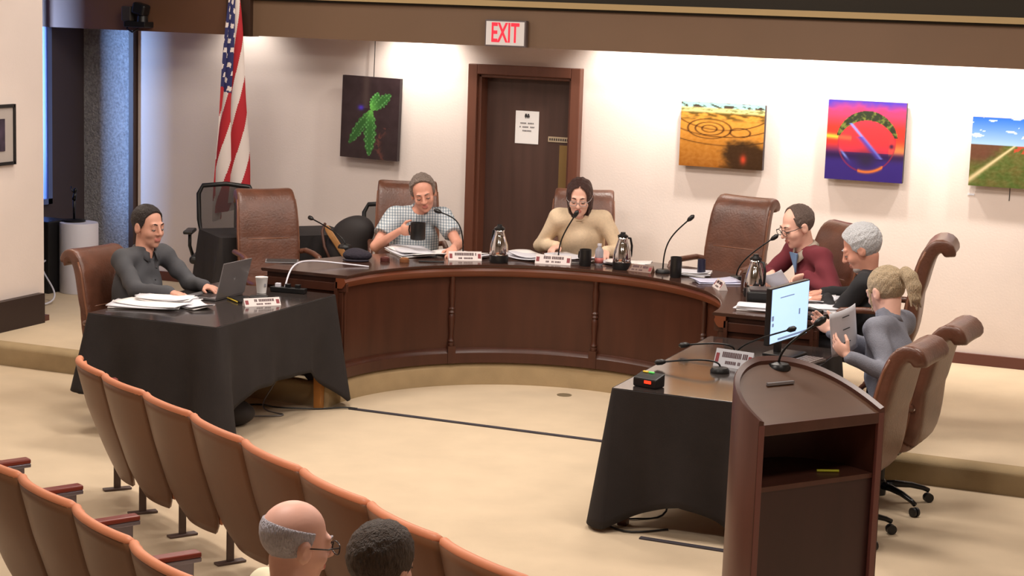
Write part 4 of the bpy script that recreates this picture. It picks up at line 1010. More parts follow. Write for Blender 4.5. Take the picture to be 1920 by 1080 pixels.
def p_orb(u, v):
    n = len(u); c = mixc(col(52, 38, 110, n), col(208, 54, 44, n), (v - 0.30) * 6); c = mixc(c, col(186, 56, 92, n), (v - 0.66) * 6); c = mixc(c, col(70, 52, 150, n), (v - 0.88) * 9 + 0.4 * nz_(u, v, 8, 2))
    c = mixc(c, col(252, 176, 60, n), np.exp(-((v - 0.545 + 0.05 * u) / 0.03) ** 2) * (u < 0.32)); c = mixc(c, col(240, 150, 70, n), np.exp(-((v - 0.40) / 0.08) ** 2) * (u > 0.8) * 0.7)
    c = mixc(c, col(40, 26, 60, n), np.exp(-((v - 0.31) / 0.05) ** 2) * 0.8)
    d = np.sqrt((u - 0.52) ** 2 + (v - 0.48) ** 2)
    c = mixc(c, col(206, 52, 64, n), (d < 0.36) * (v > 0.36) * 0.7)
    for r, s in ((0.365, 0.008),): c = mixc(c, col(150, 40, 60, n), np.exp(-((d - r) / s) ** 2) * 0.8)
    c = np.where((((d < 0.40) & (np.sqrt((u - 0.52) ** 2 + (v - 0.36) ** 2) > 0.40) & (v > 0.55)))[:, None], mixc(col(44, 50, 36, n), col(104, 112, 52, n), sm(nz_(u, v, 26, 3), -0.2, 0.5)), c)
    s = (u - 0.30) - (0.72 - v) * 0.95; c = mixc(c, col(120, 140, 230, n), np.exp(-(s / 0.022) ** 2) * (v < 0.72) * (v > 0.28)); c = mixc(c, col(70, 60, 160, n), np.exp(-((s + 0.03) / 0.04) ** 2) * (v < 0.55) * (v > 0.28) * 0.8)
    c = mixc(c, col(44, 36, 58, n), np.exp(-(((u - 0.52) / 0.13) ** 2 + ((v - 0.26) / 0.10) ** 2)) * 0.9)
    c = mixc(c, col(206, 110, 50, n), np.exp(-((d - 0.365) / 0.02) ** 2) * (v < 0.2) * (np.abs(u - 0.58) < 0.16))
    c = mixc(c, col(110, 130, 210, n), np.exp(-(((u - 0.24) / 0.05) ** 2 + ((v - 0.32 + (u - .24) * 1.0) / 0.02) ** 2)))
    c = mixc(c, col(60, 30, 60, n), np.exp(-(((u - 0.84) / 0.03) ** 2 + ((v - 0.45) / 0.03) ** 2)))
    return c
def p_road(u, v):
    n = len(u); c = mixc(col(150, 180, 205, n), col(44, 92, 190, n), (v - 0.6) * 2.6); c = mixc(c, col(230, 236, 240, n), (nz_(u, v * 2, 8, 1) > 0.35) * (v > 0.68) * 0.7)
    g = mixc(col(104, 92, 50, n), col(74, 96, 44, n), nz_(u, v, 14, 4) * 0.6 + 0.5); g = g + 0.06 * nz_(u, v, 40, 6)[:, None]; g = mixc(g, col(176, 70, 48, n), (v > 0.50) * (u > 0.42) * (nz_(u, v, 20, 2) > -0.2) * 0.9); g = mixc(g, col(96, 52, 46, n), sm(0.62 * v - u + 0.05 * nz_(u, v, 14, 9), -0.02, 0.12) * sm(v, 0.25, 0.45) * 0.75)
    g = mixc(g, col(204, 184, 140, n), np.exp(-((u - (0.03 + (v - 0.12) * 0.82)) / (0.05 * (0.70 - v) + 0.01)) ** 2) * (v < 0.61)); return np.where((v > 0.61)[:, None], c, g)
pic = canvas('picture', 'dark photograph of a green starburst leaf hanging on a wire left of the door', -7.60, -7.04, 1.455, 2.17, p_leaf, y=YW - 0.12, rough=0.25)
pic.rotation_euler = (0, math.radians(1.2), 0)
MB().tube([(0.0, 0.045, 0.35), (0.0, 0.045, 0.68)], 0.0035, 6).build('hanging_wire', m_black, pic)
canvas('picture', 'amber aerial landscape with circular field tracks, right of the door', -4.50, -3.80, 1.58, 2.10, p_field)
canvas('picture', 'red and purple abstract with a glassy orb, in the middle of the right wall', -3.29, -2.675, 1.553, 2.178, p_orb)
canvas('picture', 'landscape with a dirt road under blue sky at the right edge', -2.166, -1.40, 1.575, 2.103, p_road)
MB().tube([(-1.86, YW - 0.004, 1.575), (-1.86, YW - 0.004, 1.47)], 0.003, 6).build('hanging_wire_end', m_black, None)
tag(bpy.data.objects['hanging_wire_end'], 'short wire end hanging below the dirt road landscape', 'wire')
t = MB().box((-2.15, YW - 0.003, 1.50), (0.05, 0.004, 0.014)).build('picture_tag', m_paper2); tag(t, 'small white caption tag on the wall below the dirt road landscape', 'tag')
# framed print on the left wall
t = thing('framed_print', 'black framed print with a pale mat on the left side wall', 'picture', (XL + 0.015, 11.36, 1.705), PI / 2)
b = MB()
for q in (-1, 1): b.box((q * 0.30, 0, 0), (0.025, 0.03, 0.47)); b.box((0, 0, q * 0.2225), (0.60, 0.03, 0.025))
b.build('frame', m_black, t); MB().box((0, 0.002, 0), (0.58, 0.012, 0.44)).build('mat_board', mat('grey_mat', (176, 166, 160), 0.7), t); MB().box((0.02, -0.006, 0), (0.33, 0.006, 0.25)).build('print', mat('dark_print', (58, 46, 62), 0.6, noise=(12, 0.5)), t)

# ================================================================= flag
PX, PY = -8.29, 13.66
t = thing('flag', 'american flag hanging in folds from its pole below the beam', 'flag', (PX, PY, ZP))
MB().lathe([(0.11, 0.0), (0.11, 0.02), (0.05, 0.05), (0.02, 0.09)], (0, 0, 0), 20).build('pole_base', m_brass, t, autos=40)
MB().tube([(0, 0, 0.03), (0.0, 0, 3.0)], 0.014, 10).build('pole', mat('pole_wood', (60, 40, 30), 0.4), t, smooth=True)
NU, NV = 150, 190                       # across the folds, downward
b = MB(); P = []
def fxy(a, t_):
    W_ = 0.09 + 0.25 * t_ ** 0.8; ph = 2 * PI * 2.2 * a + 0.9 * t_
    x = -0.015 - 0.06 * t_ + W_ * ((a - 0.5) * 0.95 + 0.20 * math.sin(ph)); y = -0.03 - (0.02 + 0.05 * t_) * math.cos(ph) - 0.02 * math.sin(9 * t_ + 4 * a) * t_
    z = 2.80 - 1.82 * t_ - 0.10 * (1 - a) * t_ + 0.12 * a * t_
    return (x, y, z - ZP)
for i in range(NU + 1):
    P.append([fxy(i / NU, j / NV) for j in range(NV + 1)])
b.grid(P)
fl_b = mat('flag_blue', (44, 46, 96), 0.8); fl_r = mat('flag_red', (178, 36, 46), 0.8); fl_w = mat('flag_white', (228, 216, 210), 0.8)
mi = []
for i in range(NU):
    for j in range(NV):
        a, t_ = (i + .5) / NU, (j + .5) / NV
        u = 0.95 * t_ - 0.10 * a + 0.05; v = 0.02 + 0.40 * t_ + 0.60 * a
        if u < 0.42 and v < 7 / 13:
            gx = u / 0.42 * 12; gy = v / (7 / 13) * 10; star = (int(gx) + int(gy)) % 2 == 1 and abs(gx % 1 - 0.5) < 0.30 and abs(gy % 1 - 0.5) < 0.34
            mi.append(2 if star else 0)
        else: mi.append(1 if int(v * 13) % 2 == 0 else 2)
b.mi = mi
b.build('flag_cloth', [fl_b, fl_r, fl_w], t, smooth=True)

# ================================================================= mesh chairs, bag
m_mesh = mat('black_mesh', (60, 54, 54), 0.8, alpha=0.45)
def mesh_chair(label, x, y, face, h=1.03):
    t = thing('mesh_chair', label, 'chair', (x, y, ZP), face - PI / 2, 'black mesh office chairs')
    pts = [(-0.19, -0.20, 0.55), (-0.225, -0.22, 0.75), (-0.235, -0.25, h - 0.08), (-0.20, -0.26, h - 0.01), (0, -0.265, h + 0.01), (0.20, -0.26, h - 0.01), (0.235, -0.25, h - 0.08), (0.225, -0.22, 0.75), (0.19, -0.20, 0.55), (-0.19, -0.20, 0.55)]
    MB().tube(pts, 0.020, 8).build('back_frame', m_black, t, smooth=True)
    b = MB(); b.add([(-0.19, -0.20, 0.55), (0.19, -0.20, 0.55), (0.225, -0.22, 0.75), (0.235, -0.25, h - 0.08), (0.20, -0.26, h - 0.01), (0, -0.265, h + .01), (-0.20, -0.26, h - 0.01), (-0.235, -0.25, h - 0.08), (-0.225, -0.22, 0.75)], [tuple(range(9))]); b.build('mesh_panel', m_mesh, t, solid=0.004)
    MB().box((0, 0.02, 0.46), (0.48, 0.46, 0.07)).build('seat', m_black, t, bevel=0.03, seg=3)
    MB().box((0, -0.20, 0.50), (0.07, 0.03, 0.20)).build('back_bracket', m_black, t)
    for q in (-1, 1):
        MB().tube([(q * 0.24, -0.02, 0.44), (q * 0.27, 0.0, 0.55), (q * 0.27, 0.0, 0.66)], 0.015, 8).build('arm_post', m_black, t, smooth=True); MB().box((q * 0.27, 0.0, 0.675), (0.08, 0.25, 0.03)).build('armrest', m_black, t, bevel=0.01)
    b = MB().tube([(0, 0, 0.08), (0, 0, 0.44)], 0.025, 10); b.build('column', m_blackm, t)
    for k in range(5):
        a = 2 * PI * k / 5; lg = MB().tube([(0, 0, 0.10), (math.cos(a) * 0.28, math.sin(a) * 0.28, 0.06)], [0.022, 0.016], 8).build('leg', m_black, t, smooth=True)
        MB().ball((math.cos(a) * 0.29, math.sin(a) * 0.29, 0.027), (0.027, 0.022, 0.027), 8).build('caster', m_black, lg, smooth=True)
    return t
mesh_chair('black mesh office chair in front of the flag pole, behind the covered table', -8.18, 13.26, math.radians(-66), 1.05)
mesh_chair('black mesh office chair half hidden behind the chair of the man in plaid', -6.93, 13.78, math.radians(-80), 0.93)
t = thing('shoulder_bag', 'black shoulder bag with a tan strap behind the left part of the desk', 'bag', (-6.93, 13.20, ZP))
S_ = Solid(0.06); S_.ell((0, 0, 0.69), (0.17, 0.11, 0.20)).ell((-0.08, 0, 0.60), (0.15, 0.12, 0.15)).ell((0.08, 0.02, 0.80), (0.13, 0.10, 0.12))
np_obj('bag_body', S_.mesh(0.014), mat('bag_black', (38, 32, 32), 0.7), t, 2)
pts = [(-0.20, -0.09, 0.82), (-0.14, -0.13, 0.76), (-0.08, -0.14, 0.70), (-0.02, -0.14, 0.62), (0.04, -0.14, 0.55)]
b = MB(); b.grid([[(x, y, z), (x + 0.055, y - 0.002, z + 0.03)] for x, y, z in pts]); b.build('strap', mat('tan_strap', (166, 118, 70), 0.6), t, solid=0.01, sub=1)
MB().tube([(-0.20, -0.05, 0.84), (-0.20, -0.10, 0.78), (-0.16, -0.13, 0.66), (-0.10, -0.14, 0.56)], 0.012, 8).build('strap_edge', mat('brown_strap', (84, 52, 40), 0.6), t, smooth=True)
st_ = thing('stool', 'low stool carrying the shoulder bag behind the desk', 'stool', (-6.93, 13.20, ZP))
MB().box((0, 0, 0.43), (0.36, 0.30, 0.04)).build('seat', m_black, st_, bevel=0.01)
for q in (-1, 1):
    for r in (-1, 1): MB().box((q * 0.15, r * 0.12, 0.205), (0.03, 0.03, 0.41)).build('leg', m_black, st_)

# ================================================================= things in the left recess
t = MB().lathe([(0.165, 0), (0.17, 0.01), (0.17, 0.61), (0.165, 0.625), (0.01, 0.63)], (-9.74, 13.40, ZP), 40).build('pedestal', m_white, autos=40); tag(t, 'white cylindrical pedestal in the recess behind the left table', 'pedestal')
t = thing('figurine', 'thin dark metal figurine standing on the white pedestal', 'sculpture', (-9.79, 13.40, ZP + 0.632))
MB().lathe([(0.10, 0), (0.10, 0.012), (0.03, 0.02)], (0, 0, 0), 24).build('base', m_blackm, t, autos=40)
b = MB(); b.tube([(0, 0, 0.01), (0.0, 0, 0.20)], [0.010, 0.014], 8); b.tube([(0, 0, 0.19), (0.01, 0, 0.25)], [0.02, 0.014], 8); b.ball((0.012, 0, 0.275), (0.018, 0.018, 0.022), 8); b.tube([(0.01, 0, 0.245), (-0.025, 0, 0.27), (-0.03, 0, 0.31)], 0.006, 6)
b.build('figure', m_blackm, t, smooth=True)
t = MB().box((-10.06, 13.30, ZP + 0.32), (0.36, 0.30, 0.64)).build('equipment_box', m_black, bevel=0.01); tag(t, 'dark equipment box beside the white pedestal in the recess', 'box')
t = MB().tube(bez((-9.55, 12.6, ZP + 0.01), (-9.4, 12.9, ZP + 0.03), (-9.9, 12.9, ZP + 0.25), (-9.9, 13.13, ZP + 0.30)), 0.008, 6).build('white_cable', m_white, smooth=True); tag(t, 'white cable lying on the platform below the recess', 'cable')
# webcam rig on the beam
t = thing('camera_rig', 'black remote camera on a bracket at the lower edge of the beam', 'camera', (-9.36, YB, 2.52))
MB().box((0.02, -0.07, 0.03), (0.22, 0.14, 0.05)).build('shelf_bracket', m_black, t, bevel=0.005)
MB().box((-0.09, -0.06, 0.12), (0.10, 0.09, 0.13)).build('connector_box', mat('dark_grey', (56, 50, 46), 0.5), t, bevel=0.01)
MB().lathe([(0.05, 0), (0.045, 0.05), (0.03, 0.06)], (0.06, -0.07, 0.055), 18).build('camera_base', m_black, t, autos=40)
MB().box((0.05, -0.08, 0.165), (0.13, 0.11, 0.10), M=Matrix.Rotation(0.25, 3, 'Y')).build('camera_head', m_black, t, bevel=0.02, seg=3)
MB().tube([(-0.07, -0.05, 0.06), (-0.12, -0.05, -0.01), (-0.06, -0.05, -0.04), (0.0, -0.05, -0.01)], 0.008, 6).build('cable', m_black, t, smooth=True)

# ================================================================= desk things
zt = ZT + 0.0005
def mic(label, base, head, arch=0.5, r=0.0055, flat=True):
    t = thing('gooseneck_microphone', label, 'microphone', base, 0, 'gooseneck microphones'); B_ = Vector(base); h_ = Vector(head) - B_
    MB().lathe([(0.055, 0.0), (0.056, 0.012), (0.045, 0.028), (0.015, 0.034)], (0, 0, 0), 20).build('base', m_black, t, autos=40)
    p0 = Vector((0, 0, 0.03)); p1 = p0 + Vector((0, 0, max(0.06, h_.z * arch))); p3 = h_; d = (p3 - p1).normalized(); p2 = p3 - d * h_.length * 0.4
    pts = bez(p0, p1, p2, p3, 14); MB().tube(pts, r, 8).build('gooseneck', m_blackm, t, smooth=True)
    MB().tube([p3 - d * 0.02, p3, p3 + d * 0.03, p3 + d * 0.045], [0.009, 0.017, 0.017, 0.006], 10).build('mic_head', m_black, t, smooth=True)
    return t
mic('gooseneck microphone at the empty chair on the left end of the desk', (-6.60, 12.50, zt), (-7.02, 12.72, 1.10), 0.15)
mic('gooseneck microphone in front of the man in plaid', (-5.64, 12.60, zt), (-5.86, 12.62, 1.25), 0.75)
mic('gooseneck microphone in front of the woman in cream', (-4.96, 12.86, zt), (-4.83, 12.84, 1.28), 0.35)
mic('gooseneck microphone left of the two black cups in front of the empty chair', (-4.08, 12.72, zt), (-3.90, 12.74, 1.33), 0.5)
mic('gooseneck microphone to the left of the man in maroon', (-3.52, 12.72, zt), (-3.27, 12.74, 1.24), 0.3)
def nameplate(label, x, y, z, face, w_=0.25, h_=0.065, tilt=20, m_=None):
    t = thing('name_plate', label, 'name plate', (x, y, z), face + PI / 2, 'name plates')
    b = MB(); b.add([(-w_ / 2, -0.035, 0), (w_ / 2, -0.035, 0), (w_ / 2, 0.03, 0), (-w_ / 2, 0.03, 0), (-w_ / 2, 0.006, h_), (w_ / 2, 0.006, h_)], [(0, 1, 2, 3), (0, 1, 5, 4), (2, 3, 4, 5), (0, 3, 4), (1, 2, 5)])
    b.build('plate', m_ or mat('plate_white', (216, 204, 200), 0.5), t)
    b = MB(); rs = random.Random(int(abs(x * 1000)))
    def face_pt(u, v): return Vector((u * w_ / 2, -0.035 + 0.041 * v - 0.0012, h_ * v))
    for row, (v0, v1) in enumerate(((0.55, 0.85), (0.18, 0.36))):
        u = -0.62 if row == 0 else -0.4
        while u < (0.66 if row == 0 else 0.45):
            du = rs.uniform(0.05, 0.10)
            if rs.random() < 0.85: b.add([face_pt(u, v0), face_pt(u + du * 0.75, v0), face_pt(u + du * 0.75, v1), face_pt(u, v1)], [(0, 1, 2, 3)])
            u += du
    b.build('lettering_marks', mat('dark_red_ink', (72, 40, 44), 0.6), t)
    b = MB()
    for q in (-0.86, 0.86): b.add([face_pt(q - 0.09, 0.25), face_pt(q + 0.09, 0.25), face_pt(q + 0.09, 0.75), face_pt(q - 0.09, 0.75)], [(0, 1, 2, 3)])
    b.build('emblems', mat('emblem_red', (130, 44, 50), 0.6), t)
    return t
fc = math.radians(-68)
nameplate('white name plate below the microphone of the man in plaid', -5.56, 12.46, zt, math.radians(-60))
nameplate('white name plate left of the black mug in front of the woman in cream', -4.93, 12.68, zt, math.radians(-78), 0.27)
nameplate('name plate right of the second chrome carafe, turned half away', -4.26, 12.70, zt, math.radians(-100), 0.24, 0.05, m_=mat('plate_brown', (110, 78, 62), 0.4))
nameplate('name plate at the right bend of the desk in a dark wire holder', -3.50, 12.24, zt, math.radians(-150), 0.20, 0.06)
nameplate('name plate on the front corner of the left covered table', -6.14, 10.46, LTZ + 0.0085, math.radians(-40), 0.25, 0.05)
nameplate('silver name plate beside the microphones on the right covered table', -2.80, 10.17, RTZ + 0.0085, math.radians(-100), 0.24, 0.10, m_=mat('plate_silver', (190, 190, 196), 0.3))
def mug(label, x, y, z, rz=0.0, r=0.040, h=0.105, m_=None, handle=True, name='mug', cat='mug', grp='black mugs'):
    t = thing(name, label, cat, (x, y, z), rz, grp)
    MB().lathe([(r * 0.92, 0), (r, 0.008), (r, h), (r * 0.9, h), (r * 0.88, 0.012), (0.001, 0.010)], (0, 0, 0), 24).build('body', m_ or m_black, t, autos=40)
    if handle: MB().tube([(r * math.cos(0) , 0, h * 0.82), (r + 0.028, 0, h * 0.78), (r + 0.034, 0, h * 0.5), (r + 0.024, 0, h * 0.25), (r, 0, h * 0.2)], 0.006, 8).build('handle', m_ or m_black, t, smooth=True)
    return t
mug('black mug held by the man in the plaid shirt', -5.985, 12.52, 1.035, math.radians(165), 0.058, 0.13)
mug('black mug standing in front of the woman in cream', -4.69, 12.72, zt, math.radians(150), 0.045, 0.125)
mug('black insulated tumbler right of the tall microphone', -3.93, 12.56, zt, 0, 0.042, 0.15, handle=False, name='tumbler', cat='cup', grp='black tumblers')
mug('dark tumbler beside the white papers at the empty chair', -3.78, 12.70, zt, 0, 0.030, 0.13, m_=mat('navy_cup', (34, 34, 56), 0.4), handle=False, name='tumbler', cat='cup', grp='black tumblers')
mug('brown tumbler beside the chrome carafe at the right bend', -3.30, 12.18, zt, 0, 0.035, 0.13, m_=mat('brown_cup', (70, 44, 36), 0.4), handle=False, name='tumbler', cat='cup', grp='black tumblers')
t = thing('water_bottle', 'small clear plastic water bottle with a red label by the woman in cream', 'bottle', (-4.61, 12.80, zt))
MB().lathe([(0.028, 0), (0.032, 0.01), (0.032, 0.11), (0.026, 0.125), (0.014, 0.14), (0.014, 0.155)], (0, 0, 0), 18).build('bottle_body', mat('pet', (190, 190, 200), 0.1, trans=0.5), t, autos=50)
MB().lathe([(0.0335, 0.02), (0.0335, 0.06)], (0, 0, 0), 18).build('label_band', mat('label_red', (196, 110, 104), 0.5), t, smooth=True); MB().lathe([(0.016, 0.15), (0.016, 0.165)], (0, 0, 0), 14).build('cap', m_white, t, autos=40)
def carafe(label, x, y, s=1.0, rz=0.0):
    t = thing('carafe', label, 'carafe', (x, y, zt), rz, 'chrome carafes')
    MB().lathe([(0.070 * s, 0.0), (0.074 * s, 0.01 * s), (0.073 * s, 0.055 * s)], (0, 0, 0), 28).build('base_ring', m_black, t, autos=40)
    MB().lathe([(0.072 * s, 0.055 * s), (0.073 * s, 0.07 * s), (0.066 * s, 0.14 * s), (0.047 * s, 0.20 * s), (0.036 * s, 0.235 * s), (0.040 * s, 0.25 * s)], (0, 0, 0), 28).build('body', m_chrome, t, smooth=True)
    MB().lathe([(0.040 * s, 0.25 * s), (0.042 * s, 0.265 * s), (0.020 * s, 0.28 * s), (0.018 * s, 0.292 * s)], (0, 0, 0), 24).build('lid', m_black, t, autos=40)
    MB().tube([(0.040 * s, 0, 0.245 * s), (0.075 * s, 0, 0.24 * s), (0.092 * s, 0, 0.18 * s), (0.088 * s, 0, 0.10 * s), (0.070 * s, 0, 0.07 * s)], 0.009 * s, 8).build('handle', m_black, t, smooth=True)
    return t
carafe('chrome carafe on the desk in front of the door', -5.30, 12.50, 0.98, 2.6)
carafe('chrome carafe with a dark body at the right hand of the woman in cream', -4.40, 12.72, 0.95, 1.0)
carafe('chrome carafe at the right bend of the desk beside the man in maroon', -3.20, 12.03, 1.0, -0.5)
def papers(label, x, y, z, rz, n=3, w_=0.215, l_=0.28, spread=0.05, seed=0, curl=0.012, grp=None, m_=None):
    rs = random.Random(seed); t = thing('paper_stack', label, 'papers', (x, y, z), rz, grp)
    for k in range(n):
        dx, dy, a = rs.uniform(-spread, spread), rs.uniform(-spread, spread), rs.uniform(-0.3, 0.3); P = []
        th = 0.006 if k < n - 1 else 0.003
        for i in range(9):
            row = []
            for j in range(7):
                u, v = i / 8 - 0.5, j / 6 - 0.5; X_, Y_ = u * l_, v * w_
                row.append((dx + X_ * math.cos(a) - Y_ * math.sin(a), dy + X_ * math.sin(a) + Y_ * math.cos(a), 0.004 + k * 0.008 + curl * (abs(u) * 2) ** 2 * (0.5 + 0.5 * math.sin(k + 2 * v))))
            P.append(row)
        b = MB(); b.grid(P); b.build('sheet', m_ or (m_paper if k % 2 == 0 else m_paper2), t, smooth=True, solid=th)
    return t
LZ = LTZ + 0.009
papers('printed sheets spread at the front left of the left table', -6.70, 9.98, LZ, 0.3, 3, 0.24, 0.46, 0.05, 1)
papers('thick open packet of papers beside the hand of the man in charcoal', -6.72, 10.20, LZ, 0.25, 5, 0.22, 0.36, 0.03, 2, 0.02)
papers('folded papers lying in front of the laptop', -6.46, 10.14, LZ, -0.3, 2, 0.17, 0.24, 0.02, 3, 0.02)
papers('long open packet of papers in front of the man in plaid', -6.02, 12.52, zt, -0.75, 4, 0.26, 0.46, 0.03, 4, 0.016)
papers('open packet of papers under the left hand of the man in plaid', -5.66, 12.64, zt, -0.45, 3, 0.24, 0.36, 0.03, 5)
papers('curled white papers between the first carafe and the woman in cream', -5.15, 12.82, zt, -0.3, 4, 0.24, 0.32, 0.03, 6, 0.035)
papers('open packet of papers directly in front of the woman in cream', -4.86, 12.95, zt, -0.1, 4, 0.26, 0.34, 0.03, 7, 0.02)
papers('white sheets behind the second carafe', -4.46, 12.98, zt, 0.15, 3, 0.22, 0.34, 0.03, 8)
papers('white sheets between the two tumblers at the empty chair', -3.87, 12.76, zt, 0.2, 4, 0.20, 0.26, 0.02, 9)
papers('pale blue sheet lying at the right bend of the desk', -3.60, 12.50, zt, 0.5, 2, 0.20, 0.32, 0.02, 10, m_=mat('blue_paper', (196, 198, 222), 0.6))
papers('papers in front of the man in maroon', -3.10, 12.20, zt, 1.0, 4, 0.22, 0.34, 0.04, 11)
papers('white sheet stack on the near end of the desk, left of the monitor', -3.02, 11.50, zt, 0.1, 4, 0.20, 0.28, 0.01, 12, 0.004)
papers('open packet of papers under the hands of the white-haired man', -2.76, 11.93, zt, 1.5, 5, 0.26, 0.30, 0.03, 13, 0.03)
papers('stack of papers behind the monitor on the right arm of the desk', -2.68, 11.58, zt, 0.2, 6, 0.20, 0.32, 0.01, 14, 0.004)
# held sheets
def sheet(label, c, xa, ya, w_, h_, bend=0.02, lines=True, m_=None):
    xa, ya = Vector(xa).normalized(), Vector(ya).normalized(); n_ = xa.cross(ya).normalized(); t = thing('held_paper', label, 'paper', c)
    P = [[xa * (i / 8 - 0.5) * w_ + ya * (j / 8 - 0.5) * h_ + n_ * bend * (1 - (i / 4 - 1) ** 2) for j in range(9)] for i in range(9)]
    b = MB(); b.grid(P); b.build('sheet', m_ or m_paper2, t, smooth=True, solid=0.002)
    if lines:
        b = MB()
        for sg in (1, -1):
            for v in (0.33, 0.05, -0.25):
                q = ya * v * h_ + n_ * (bend + 0.004) * sg if sg > 0 else ya * v * h_ + n_ * (bend - 0.004)
                b.add([q - xa * 0.12 * w_, q + xa * 0.15 * w_, q + xa * 0.15 * w_ + ya * 0.006, q - xa * 0.12 * w_ + ya * 0.006], [(0, 1, 2, 3)])
        b.build('printed_lines', m_ink, t)
    return t
sheet('white printed sheet held up by the blonde woman in grey', (-2.235, 10.46, 1.02), (0.55, 0.75, 0.25), (-0.05, -0.30, 1.0), 0.20, 0.28)
sheet('curved white page held by the man in maroon', (-3.13, 12.33, 1.00), (0.85, -0.3, 0.15), (-0.2, -0.6, 0.55), 0.20, 0.24, 0.04, lines=False)
# cap, gavel blocks, tablet, cables on the left end of the desk
t = thing('cap', 'dark navy cloth cap lying on the desk left of the papers', 'hat', (-6.22, 11.98, zt), 0.3)
S_ = Solid(0.02); S_.ell((0, 0, 0.035), (0.11, 0.09, 0.045)).ell((-0.02, 0.02, 0.05), (0.07, 0.07, 0.035)); np_obj('crown', S_.mesh(0.008), mat('navy_cloth', (36, 30, 42), 0.9, bump=(60, 0.4)), t, 1)
b = MB(); b.prism([(0.10 * math.cos(a), -0.055 - 0.075 * math.sin(a)) for a in [PI * k / 16 for k in range(17)]], 0.004, 0.012); b.build('brim', mat('navy_cloth', (36, 30, 42)), t, bevel=0.002)
for i, (x, y, c_, lb) in enumerate(((-6.02, 12.04, (84, 44, 40), 'dark red-brown round sounding block beside the cap'), (-5.88, 12.08, (130, 84, 54), 'tan round sounding block right of the darker one'))):
    t = MB().lathe([(0.035, 0), (0.037, 0.008), (0.034, 0.028), (0.022, 0.036), (0.001, 0.037)], (x, y, zt), 20).build('sounding_block', mat('block_%d' % i, c_, 0.3), autos=40); tag(t, lb, 'block', 'sounding blocks')
t = MB().tube([(-5.80, 12.16, zt + 0.006), (-5.63, 12.24, zt + 0.006)], 0.006, 8).build('pen', m_black); tag(t, 'black pen lying left of the name plate of the man in plaid', 'pen')
t = thing('tablet', 'thin grey tablet lying over the left end of the desk behind the laptop', 'tablet', (-6.62, 11.56, zt), 0.5); MB().box((0, 0, 0.006), (0.24, 0.17, 0.009)).build('case', m_grey, t, bevel=0.002); MB().box((0, 0, 0.0115), (0.22, 0.15, 0.001)).build('screen', m_black, t)
t = MB().tube(bez((-6.30, 11.04, LZ + 0.01), (-6.28, 11.12, 1.05), (-6.55, 11.6, zt + 0.03), (-5.98, 11.7, zt + 0.004), 24), 0.006, 8).build('white_cable', m_white, smooth=True); tag(t, 'white cable rising from the left table onto the desk end', 'cable')
t = thing('power_strip', 'black power strip with plugs at the far end of the left table', 'power strip', (-6.26, 11.03, LZ), 0.1)
MB().box((0, 0, 0.018), (0.26, 0.055, 0.034)).build('strip', m_black, t, bevel=0.004)
for k in range(3): MB().box((-0.08 + k * 0.075, 0, 0.045), (0.035, 0.03, 0.03)).build('plug', m_black if k else m_white, t, bevel=0.003)
# laptop
t = thing('laptop', 'open silver-grey laptop on the left table, its lid back to the camera', 'laptop', (-6.47, 10.60, LZ), 0)
MB().box((-0.13, 0, 0.009), (0.25, 0.36, 0.016)).build('base', m_grey, t, bevel=0.003); MB().box((-0.12, 0, 0.0175), (0.12, 0.31, 0.002)).build('keyboard', m_black, t); MB().box((-0.215, 0, 0.0175), (0.055, 0.10, 0.001)).build('touchpad', mat('pad_grey', (96, 94, 96), 0.4), t)
Rl = Matrix.Rotation(math.radians(14), 3, 'Y'); c = Rl @ Vector((0, 0, 0.125))
ld = MB().box((c.x, 0, 0.016 + c.z), (0.008, 0.36, 0.25), M=Rl).build('lid', m_grey, t, bevel=0.002); c = Rl @ Vector((-0.0045, 0, 0.125)); MB().box((c.x, 0, 0.016 + c.z), (0.001, 0.34, 0.225), M=Rl).build('screen', mat('screen_glow', (120, 130, 150), 0.2, emit=((170, 190, 220), 0.6)), ld)
c = Rl @ Vector((0.0045, 0, 0.125)); MB().lathe([(0.012, 0), (0.012, 0.001)], (c.x, 0.0, 0.016 + c.z), 14, Matrix.Rotation(PI / 2 + math.radians(14), 3, 'Y')).build('lid_badge', mat('badge', (170, 168, 170), 0.2, metal=0.7), ld)
t = thing('paper_cup', 'white disposable cup behind the laptop', 'cup', (-6.40, 10.90, LZ)); MB().lathe([(0.032, 0), (0.043, 0.11), (0.045, 0.112), (0.040, 0.108), (0.030, 0.006), (0.001, 0.005)], (0, 0, 0), 24).build('cup', m_paper, t, autos=40)
MB().box((0.038, -0.012, 0.06), (0.004, 0.02, 0.02)).build('printed_mark', mat('mark_grey', (150, 150, 160), 0.5), t)
t = thing('notebook', 'black notebook with a yellow edge lying behind the name plate', 'notebook', (-6.34, 10.56, LZ), -0.65); MB().box((0, 0, 0.008), (0.20, 0.14, 0.014)).build('cover', m_black, t, bevel=0.002); MB().tube([(-0.09, -0.08, 0.008), (0.09, -0.08, 0.008)], 0.005, 6).build('yellow_pencil', mat('pencil_yellow', (206, 176, 60), 0.5), t)
t = MB().box((-6.28, 10.66, LZ + 0.012), (0.12, 0.08, 0.022), 0.4).build('adapter', m_black, bevel=0.004); tag(t, 'small black adapter between the laptop and the notebook', 'adapter')

